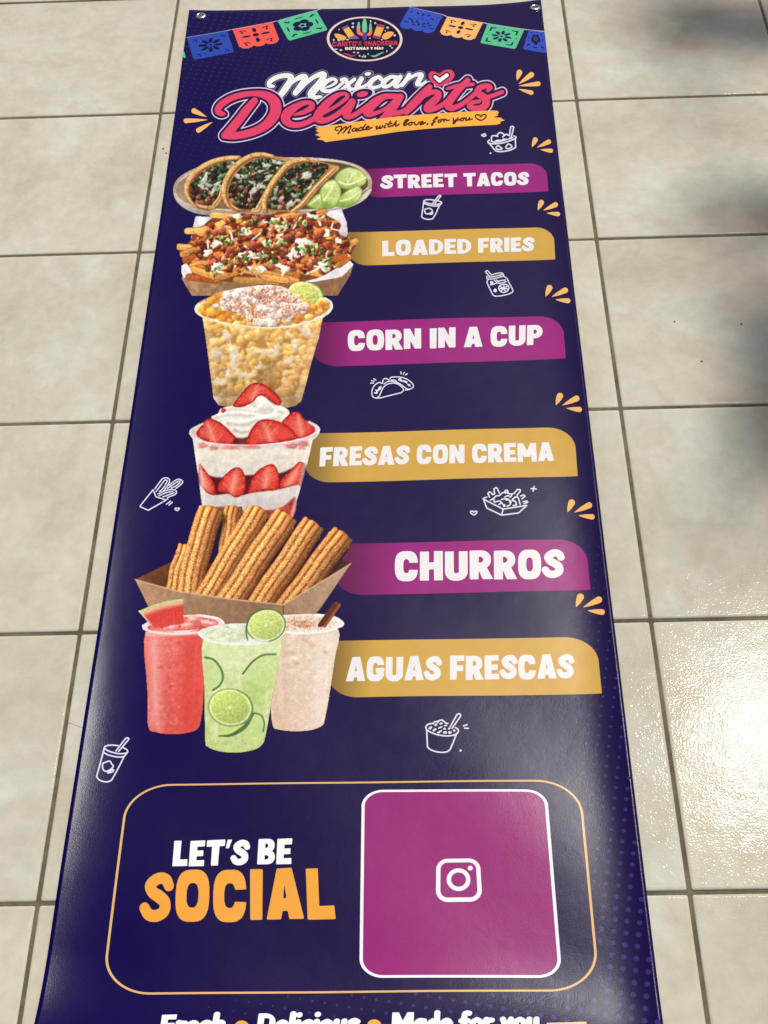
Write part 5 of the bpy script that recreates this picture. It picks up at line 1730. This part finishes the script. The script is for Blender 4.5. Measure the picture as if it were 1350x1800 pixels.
# ---- churros in a kraft tray
def paint_churros():
    c = Canvas(220, 870, 3.2927, (45, 60, 1325, 755), 21)
    c.poly([(57, 490), (270, 385), (700, 400), (1240, 370), (1308, 395), (920, 640), (300, 560)], (120, 74, 44), curve=False, grad=(57, 400, 500, 600, (70, 40, 24)), big=.1)

    def churro(a, b, w, tone=1.0, bend=0):
        dx, dy = b[0] - a[0], b[1] - a[1]
        L = math.hypot(dx, dy)
        nx, ny = -dy / L, dx / L
        ph = c.rd.uniform(0, 6)
        def P(t, o):
            k = bend * math.sin(math.pi * t)
            wob = 2.6 * math.sin(t * 9 + ph) + 1.2 * math.sin(t * 23 + ph + o * .05)
            return (a[0] + dx * t + nx * (o + k + wob), a[1] + dy * t + ny * (o + k + wob))
        ts = np.linspace(0, 1, 12)
        tr = np.linspace(-w * .36 / L, 1, 12)
        T_ = lambda col, f=1.0: tuple(min(255, v * tone * f) for v in col)
        old = c.clip
        c.clip = (c.a > .5) * 1.0                       # the shadow falls only on the tray and the churros behind
        c.line([P(t, -w * .30) for t in ts], (50, 24, 12), r=w * .40, soft=22, op=.8, n=2)
        c.clip = old
        # lobed end of the extruded dough
        for o, s_ in ((-.34, .17), (-.1, .2), (.16, .2), (.36, .15)):
            x, y = P(0, w * o)
            c.blob(x - dx / L * w * .06, y - dy / L * w * .06, w * s_, w * s_, 0, c.vary(T_((226, 152, 80)), .06), .35, .1, tex=.3)
        c.line([P(t, 0) for t in ts], T_((160, 88, 40)), r=w * .50, tex=.12, n=2)
        # ridges and grooves along the length: the left flank is lit, the right one turns away (n points to the left here)
        for o, br, wd in ((.38, 1.06, .11), (.125, 1.18, .12), (-.13, .86, .11), (-.37, .58, .11)):
            c.line([P(t, w * o) for t in tr], T_((210, 130, 66), br), r=w * wd, tex=.12, soft=w * .07, n=2)
            c.line([P(t, w * (o + .035)) for t in tr], T_((244, 182, 110), br), r=w * .05, tex=.12, soft=w * .08, op=.75, n=2)
        for o, k in ((.275, .8), (.005, .9), (-.26, .95)):
            c.line([P(t, w * o) for t in tr], T_((104, 50, 20)), r=w * .026, tex=.15, soft=w * .07, op=k, n=2)
        c.line([P(t, -w * .5) for t in ts], T_((82, 36, 14)), r=w * .07, soft=w * .14, op=.8, n=2)
        for _ in range(int(L * w / 36)):
            t, o = c.rd.random(), c.rd.uniform(-.48, .48)
            x, y = P(t, o * w)
            lit = o > -.2
            c.blob(x, y, c.rd.uniform(1.5, 3.2), c.rd.uniform(1.5, 3), 0, c.rd.choice([(255, 226, 176), (248, 200, 136), (140, 74, 34), (118, 60, 26)]) if lit else c.rd.choice([(204, 140, 84), (110, 56, 26)]), 0, op=c.rd.uniform(.3, .75))
    churro((622, 112), (592, 330), 108, 1.0)
    churro((348, 340), (292, 560), 114, 1.08, 8)
    churro((482, 135), (372, 585), 150, 1.1, 14)
    churro((748, 128), (455, 615), 138, 1.13)
    churro((900, 168), (590, 635), 150, 1.11)
    churro((1062, 215), (765, 655), 144, 1.06)
    churro((1226, 272), (935, 665), 144, 1.0)
    c.poly([(57, 490), (300, 555), (600, 600), (918, 634), (1308, 396), (1130, 660), (1040, 755), (150, 755), (130, 640)], (178, 140, 108), curve=False, grad=(100, 500, 600, 800, (146, 112, 86)), big=.06)
    c.poly([(918, 634), (1308, 396), (1120, 665), (1040, 755), (915, 755)], (160, 128, 102), curve=False, grad=(920, 640, 1250, 450, (184, 152, 124)), big=.05)
    c.line([(57, 490), (300, 557), (600, 602), (918, 636)], (206, 170, 136), r=4, op=.9, curve=False)
    c.line([(918, 636), (1308, 397)], (202, 168, 138), r=4, op=.9)
    c.line([(917, 640), (914, 755)], (92, 66, 48), r=3, op=.9)
    c.photo(0, .06, .02, 1.06, 120)
    c.grain(.05)
    c.print_on('churros_picture', 'printed picture of churros in a kraft paper tray', 9)


paint_churros()


# ---- three aguas frescas
def cup_body(c, pts, col, foot, seed, frost=.3):
    D = np.minimum(c.sd(pts, True, 4), c.sd(pts, False))
    ys = [p[1] for p in pts]
    xs = [p[0] for p in pts]
    c.fill(D, col, grad=(0, min(ys), 0, max(ys), foot), big=.06)
    c.within(D)
    rr = random.Random(seed)
    for _ in range(420):     # frost and condensation on the plastic
        x, y = rr.uniform(min(xs), max(xs)), rr.uniform(min(ys), max(ys))
        c.blob(x, y, rr.uniform(4, 14), rr.uniform(4, 20), rr.uniform(0, 3), (255, 255, 255) if rr.random() < .6 else tuple(v * .8 for v in foot), 0, op=rr.uniform(.03, .13), soft=10)
    for _ in range(120):
        x, y = rr.uniform(min(xs), max(xs)), rr.uniform(min(ys), max(ys))
        c.blob(x, y, rr.uniform(1.5, 4), rr.uniform(1.5, 5), 0, (255, 250, 245), 0, op=rr.uniform(.2, .6))
    xl_, xr_ = min(xs), max(xs)
    c.line([(xl_ + (xr_ - xl_) * .13, min(ys) + 60, 9), (xl_ + (xr_ - xl_) * .17, max(ys) - 120, 6)], (255, 252, 248), soft=26, op=.4)
    c.line([(xl_ + (xr_ - xl_) * .86, min(ys) + 70, 5), (xl_ + (xr_ - xl_) * .80, max(ys) - 160, 4)], (255, 252, 248), soft=18, op=.3)
    for _ in range(14):      # ice cubes showing through the plastic
        x, y = rr.uniform(xl_ + 40, xr_ - 40), rr.uniform(min(ys) + 20, min(ys) + (max(ys) - min(ys)) * .55)
        c.blob(x, y, rr.uniform(22, 40), rr.uniform(16, 30), rr.uniform(-.5, .5), tuple(min(255, v * 1.07 + 6) for v in col), .22, .25, op=.35, soft=14)
    return D


def paint_watermelon():
    c = Canvas(230, 1040, 3.4615, (35, 25, 580, 880), 31)
    rimp = [(70, 215), (90, 190), (150, 170), (300, 145), (430, 140), (520, 155), (565, 180), (560, 210), (450, 235), (300, 252), (160, 248), (85, 235)]
    c.poly(rimp, (238, 222, 220))
    c.poly([(100, 215), (250, 160), (420, 155), (530, 180), (500, 215), (350, 235), (180, 235)], (228, 96, 88), big=.2, tex=.3)
    for x, y, r in ((380, 170, 46), (460, 190, 40), (340, 205, 40), (250, 220, 40), (420, 150, 30), (500, 195, 28), (200, 225, 34)):
        c.blob(x, y, r, r * .55, c.rd.uniform(-.4, .4), c.vary((240, 160, 150), .06), .3, .2, op=.8, soft=8)
        c.blob(x - 6, y - 6, r * .5, r * .2, 0, (252, 226, 220), 0, op=.7, soft=8)
    D = cup_body(c, [(92, 235), (300, 255), (450, 235), (446, 400), (442, 650), (425, 790), (400, 840), (330, 862), (240, 868), (150, 855), (105, 820), (100, 600)], (232, 108, 98), (222, 84, 76), 4)
    c.fill(c.sd([(330, 260), (450, 240), (440, 700), (410, 840), (310, 840), (300, 500)]), (220, 62, 50), op=.7, soft=90)
    c.fill(c.sd([(95, 240), (190, 255), (190, 860), (105, 820), (98, 500)], False), (238, 160, 152), op=.6, soft=60)
    for x, y in ((235, 465), (245, 575), (220, 605), (290, 310), (180, 460)):
        c.blob(x, y, 16, 7, -.3, (190, 52, 52), 0, .3, op=.5, soft=10)
    c.fill(c.sd([(92, 240), (450, 240), (450, 262), (92, 268)]), (246, 214, 208), op=.55, soft=14)
    c.within(None)
    c.line([(72, 205), (90, 232), (180, 252), (300, 257), (420, 245)], (244, 232, 228), r=6, op=.85)
    c.line([(430, 146), (520, 158), (562, 184), (556, 208)], (246, 240, 238), r=6, op=.85)
    wedge = [(45, 118), (180, 62), (320, 38), (322, 195), (240, 205), (190, 225), (120, 205)]
    Dw = c.poly(wedge, (214, 58, 48), curve=False, grad=(180, 60, 200, 220, (222, 70, 60)), tex=.15)
    c.within(Dw)
    c.line([(45, 118), (180, 70), (322, 40)], (236, 190, 150), r=36, soft=26, op=.9, curve=True)
    c.line([(40, 112), (180, 58), (322, 34)], (206, 206, 140), r=22, soft=10, op=1)
    c.line([(40, 104), (180, 50), (322, 26)], (86, 120, 54), r=15, op=1, tex=.3)
    c.line([(52, 122), (120, 205)], (240, 206, 180), r=9, soft=10, op=.8)
    c.within(None)
    c.photo(1, .03, .06, 1.0)
    c.grain(.03)
    c.print_on('watermelon_drink_picture', 'printed picture of a red watermelon drink with a watermelon wedge', 10)


def paint_horchata():
    c = Canvas(230, 1040, 3.4615, (830, 60, 1300, 865), 33)
    c.poly([(905, 150), (1000, 138), (1120, 135), (1230, 152), (1290, 185), (1285, 212), (1200, 240), (1080, 252), (960, 250), (890, 230)], (238, 230, 222))
    c.poly([(930, 160), (1080, 148), (1200, 165), (1250, 190), (1180, 222), (1050, 238), (930, 232)], (232, 216, 198), big=.08)
    for _ in range(220):
        c.blob(c.rd.gauss(1050, 55), c.rd.gauss(195, 18), c.rd.uniform(2, 7), c.rd.uniform(2, 5), 0, c.vary((190, 120, 76), .2), 0, op=.55)
    D = cup_body(c, [(880, 235), (1080, 255), (1262, 228), (1240, 420), (1205, 650), (1180, 780), (1165, 815), (1100, 842), (1000, 850), (900, 840), (862, 812), (850, 650), (862, 400)], (226, 206, 182), (222, 196, 176), 6)
    c.fill(c.sd([(860, 300), (960, 300), (960, 840), (860, 800)]), (204, 170, 142), op=.35, soft=70)
    c.fill(c.sd([(1130, 260), (1262, 235), (1190, 780), (1100, 840)], False), (240, 226, 212), op=.55, soft=60)
    for x, y in ((985, 375), (1100, 325), (1185, 370), (1010, 435), (1060, 300)):
        c.blob(x, y, 20, 10, .4, (196, 160, 134), 0, .3, op=.5, soft=12)
    c.within(None)
    c.line([(890, 232), (980, 250), (1100, 250), (1210, 236), (1286, 205)], (250, 244, 236), r=7, op=.9)
    c.line([(1130, 140), (1235, 155), (1288, 188), (1284, 208)], (250, 246, 242), r=8, op=.9)
    for a, b, col in (((1160, 205), (1250, 72), (122, 62, 36)), ((1178, 208), (1268, 82), (150, 84, 52)), ((1148, 205), (1236, 78), (92, 42, 24))):
        c.line([a, b], col, r=11, tex=.3)
    c.line([(1170, 204), (1258, 76)], (70, 30, 18), r=4, op=.8)
    c.grain(.03)
    c.print_on('cinnamon_drink_picture', 'printed picture of a creamy drink with a cinnamon stick', 10)


def paint_lime():
    c = Canvas(230, 1040, 3.4615, (395, 95, 960, 990), 32)
    c.poly([(408, 255), (440, 225), (540, 200), (680, 192), (820, 200), (930, 235), (935, 262), (880, 290), (740, 318), (580, 318), (460, 295)], (226, 230, 214))
    c.poly([(450, 255), (560, 215), (700, 205), (860, 225), (900, 255), (780, 295), (600, 302), (490, 285)], (208, 218, 178), big=.12, tex=.2)
    for x, y, r in ((560, 245, 60), (650, 225, 50), (750, 290, 40), (600, 285, 50), (500, 270, 40)):
        c.blob(x, y, r, r * .4, c.rd.uniform(-.3, .3), (230, 232, 214), .2, .2, op=.7, soft=12)
    D = cup_body(c, [(440, 290), (600, 318), (760, 318), (912, 280), (895, 450), (860, 650), (825, 850), (800, 930), (740, 965), (640, 980), (540, 972), (470, 945), (452, 900), (448, 600)], (214, 224, 164), (194, 212, 132), 5)
    c.fill(c.sd([(700, 520), (860, 480), (800, 700), (700, 680)]), (166, 198, 100), op=.6, soft=90)
    c.fill(c.sd([(440, 300), (910, 290), (890, 480), (450, 480)]), (216, 228, 176), op=.5, soft=80)
    DK = (64, 106, 58)
    c.fill(c.sd([(445, 400), (500, 410), (550, 470), (560, 530), (530, 580), (450, 600)]), (194, 218, 140), op=.8, soft=10)
    c.line([(450, 400), (505, 415), (548, 470), (560, 525), (540, 570), (500, 600)], DK, r=6.5, op=.85, tex=.3)
    c.fill(c.sd([(690, 495), (740, 430), (800, 390), (870, 375), (900, 400), (880, 560), (760, 560)]), (196, 220, 136), op=.7, soft=12)
    c.line([(682, 500), (735, 432), (800, 388), (880, 380)], DK, r=6, op=.85, tex=.3)
    c.fill(c.sd([(740, 740), (800, 755), (815, 830), (780, 890), (640, 900), (700, 830)]), (190, 216, 132), op=.7, soft=12)
    c.line([(735, 738), (790, 750), (812, 800), (805, 850)], DK, r=5.5, op=.8, tex=.3)
    c.line([(535, 878, 4), (610, 872, 10), (690, 820, 16), (740, 745, 10)], DK, op=.9, tex=.3)
    c.line([(530, 862, 4), (600, 858, 9), (680, 806, 10)], (206, 222, 110), op=.8)
    lime_round(c, 605, 705, 138, 116, .15, (128, 166, 78), (186, 206, 104))
    c.line([(650, 600), (715, 640), (742, 710), (720, 770)], (96, 142, 66), r=5, op=.8)
    c.within(None)
    c.line([(412, 258), (460, 292), (580, 316), (740, 318), (880, 288), (932, 258)], (240, 242, 232), r=7, op=.85)
    lime_round(c, 822, 205, 122, 102, -.15, (84, 132, 60), (200, 214, 120))
    c.line([(712, 300), (702, 230), (730, 150), (790, 112), (860, 106)], (70, 112, 50), r=5, op=.9)
    c.fill(c.sd([(700, 300), (760, 285), (840, 300), (800, 320), (720, 325)]), (232, 236, 222), op=.8, soft=12)
    c.photo(1, .03, .06, 1.0)
    c.grain(.03)
    c.print_on('lime_drink_picture', 'printed picture of a green drink with lime slices', 11)


paint_watermelon()
paint_horchata()
paint_lime()


# ------------------------------------------------------------------ eyelets in the banner's upper corners
def grommet(px, py, label, lean):
    x, y, z = (float(v) for v in px2w(px, py))
    prof = [(0.0036, 0.0003), (0.0039, 0.0014), (0.0048, 0.0019), (0.0060, 0.0016), (0.0070, 0.0009), (0.0076, 0.0002)]
    N = 28
    vs_, fs = [], []
    for r, h in prof:
        for k in range(N):
            a = 2 * math.pi * k / N
            vs_.append((r * math.cos(a), r * math.sin(a), h))
    for q in range(len(prof) - 1):
        for k in range(N):
            k2 = (k + 1) % N
            fs.append((q * N + k, (q + 1) * N + k, (q + 1) * N + k2, q * N + k2))
    me = bpy.data.meshes.new('grommet')
    me.from_pydata(vs_, [], fs)
    for p in me.polygons: p.use_smooth = True
    me.materials.append(plain('eyelet_metal', (214, 212, 206), .22, 1.0))
    o = link(bpy.data.objects.new('grommet', me), banner)
    o.location = (x, y, z)
    o.rotation_euler = (lean, 0, 0)
    o.scale = (1.22, 1.22, 1.3)
    o['label'] = label
    hv = [(0.0037 * math.cos(2 * math.pi * k / 20), 0.0037 * math.sin(2 * math.pi * k / 20), 0.00035) for k in range(20)]  # flat disc, its dark colour standing in for the shade inside the hole
    hm = bpy.data.meshes.new('hole_shade_disc')
    hm.from_pydata(hv, [], [tuple(range(20))])
    hm.materials.append(plain('painted_hole_shade', (92, 84, 72), .7))
    h = link(bpy.data.objects.new('hole_shade_disc', hm), o)


grommet(353, 28.5, 'metal eyelet in the upper left corner', 0.05)
grommet(940.5, 14, 'metal eyelet in the upper right corner', -0.05)


# ------------------------------------------------------------------ specks of grit on the tiles
def crumb(px, py, r, label):
    x, y = ground(px, py)
    bm = bmesh.new()
    bmesh.ops.create_icosphere(bm, subdivisions=1, radius=r)
    rr = random.Random(int(px))
    for v in bm.verts:
        v.co *= rr.uniform(.7, 1.2)
        v.co.z = v.co.z * .5 + r * .4
    me = bpy.data.meshes.new('grit_speck')
    bm.to_mesh(me)
    bm.free()
    me.materials.append(plain('grit', (88, 78, 62), .9))
    o = link(bpy.data.objects.new('grit_speck', me))
    o.location = (float(x), float(y), 0.0002)
    tag(o, label, 'speck', 'grit specks on the tiles')


for px, py, r, lb in ((1185.5, 565.5, .0013, 'dark speck of grit, middle of the right-hand tile'), (1303, 570, .0014, 'dark speck of grit near the right edge of the picture'), (1233.5, 635.5, .0015, 'dark speck of grit low on the right-hand tile'),
                      (287, 262, .0016, 'speck of grit beside the upper left of the banner, upper one'), (292, 269.5, .0014, 'speck of grit beside the upper left of the banner, lower one')):
    crumb(px, py, r, lb)

# hairline crack in the tile strip left of the banner
pts = [ground(x, y) for x, y in ((119, 1270), (130, 1273.5), (138, 1277), (146, 1280))]
vs_, fs = [], []
for k, (x, y) in enumerate(pts):
    w = 0.0003
    vs_ += [(float(x), float(y) - w, 0.00025), (float(x), float(y) + w, 0.00025)]
    if k: fs.append((2 * k - 2, 2 * k, 2 * k + 1, 2 * k - 1))
me = bpy.data.meshes.new('hairline_crack')
me.from_pydata(vs_, [], fs)
me.materials.append(plain('crack', (120, 112, 94), .9))
o = link(bpy.data.objects.new('hairline_crack', me), floor)
o['label'] = 'short hairline crack in a tile beside the banner'


# ------------------------------------------------------------------ leafy branch above the floor, out of the picture, dappling the right-hand tiles
def branch():
    root = link(bpy.data.objects.new('tree_branch', None))
    tag(root, 'leafy tree branch overhead shading the right-hand tiles', 'branch')
    H = 2.4
    clumps = []
    for px, py, r, n in ((1222, 42, .070, 80), (1328, 46, .065, 130), (1175, 25, .12, 22), (1354, 378, .08, 50), (1290, 395, .11, 20), (1362, 555, .10, 34), (1362, 738, .07, 70),
                         (1345, 870, .10, 16), (1262, 205, .12, 14), (1352, 640, .06, 34)):
        x, y = ground(px, py)
        k = H / SUN.z
        clumps.append((float(x) + SUN.x * k, float(y) + SUN.y * k, H, r, n))
    rr = random.Random(3)
    bark = plain('bark', (88, 70, 52), .9)
    mleaf = plain('leaf', (70, 104, 46), .5)
    start = Vector((3.6, 2.6, 2.7))
    root.location = (0, 0, 0)
    bm = bmesh.new()
    def tube(a, b, r0, r1):
        d = (b - a).normalized()
        s = d.orthogonal().normalized()
        t = d.cross(s)
        ring = []
        for p, r in ((a, r0), (b, r1)):
            ring.append([bm.verts.new(p + (s * math.cos(k * math.pi / 3) + t * math.sin(k * math.pi / 3)) * r) for k in range(6)])
        for k in range(6):
            bm.faces.new((ring[0][k], ring[0][(k + 1) % 6], ring[1][(k + 1) % 6], ring[1][k]))
    for cx, cy, cz, r, n in clumps:
        c_ = Vector((cx, cy, cz))
        mid = start.lerp(c_, .55) + Vector((0, 0, .12))
        tube(start, mid, .022, .010)
        tube(mid, c_, .010, .003)
    me = bpy.data.meshes.new('limb')
    bm.to_mesh(me)
    bm.free()
    me.materials.append(bark)
    link(bpy.data.objects.new('limb', me), root)
    for cx, cy, cz, r, n in clumps:
        vs_, fs = [], []
        for _ in range(n):
            p = Vector((cx + rr.gauss(0, r * .5), cy + rr.gauss(0, r * .5), cz + rr.gauss(0, r * .4)))
            a, til = rr.uniform(0, 6.3), rr.uniform(-.6, .6)
            u = Vector((math.cos(a), math.sin(a), til)).normalized()
            v = Vector((-math.sin(a), math.cos(a), rr.uniform(-.5, .5))).normalized()
            L, W_ = rr.uniform(.025, .042), rr.uniform(.010, .016)
            b = len(vs_)
            vs_ += [tuple(p - u * L), tuple(p + v * W_ - u * L * .1), tuple(p + u * L), tuple(p - v * W_ - u * L * .1)]
            fs.append((b, b + 1, b + 2, b + 3))
        me = bpy.data.meshes.new('leaf_cluster')
        me.from_pydata(vs_, [], fs)
        me.materials.append(mleaf)
        o = link(bpy.data.objects.new('leaf_cluster', me), root)
        o['kind'] = 'stuff'


branch()
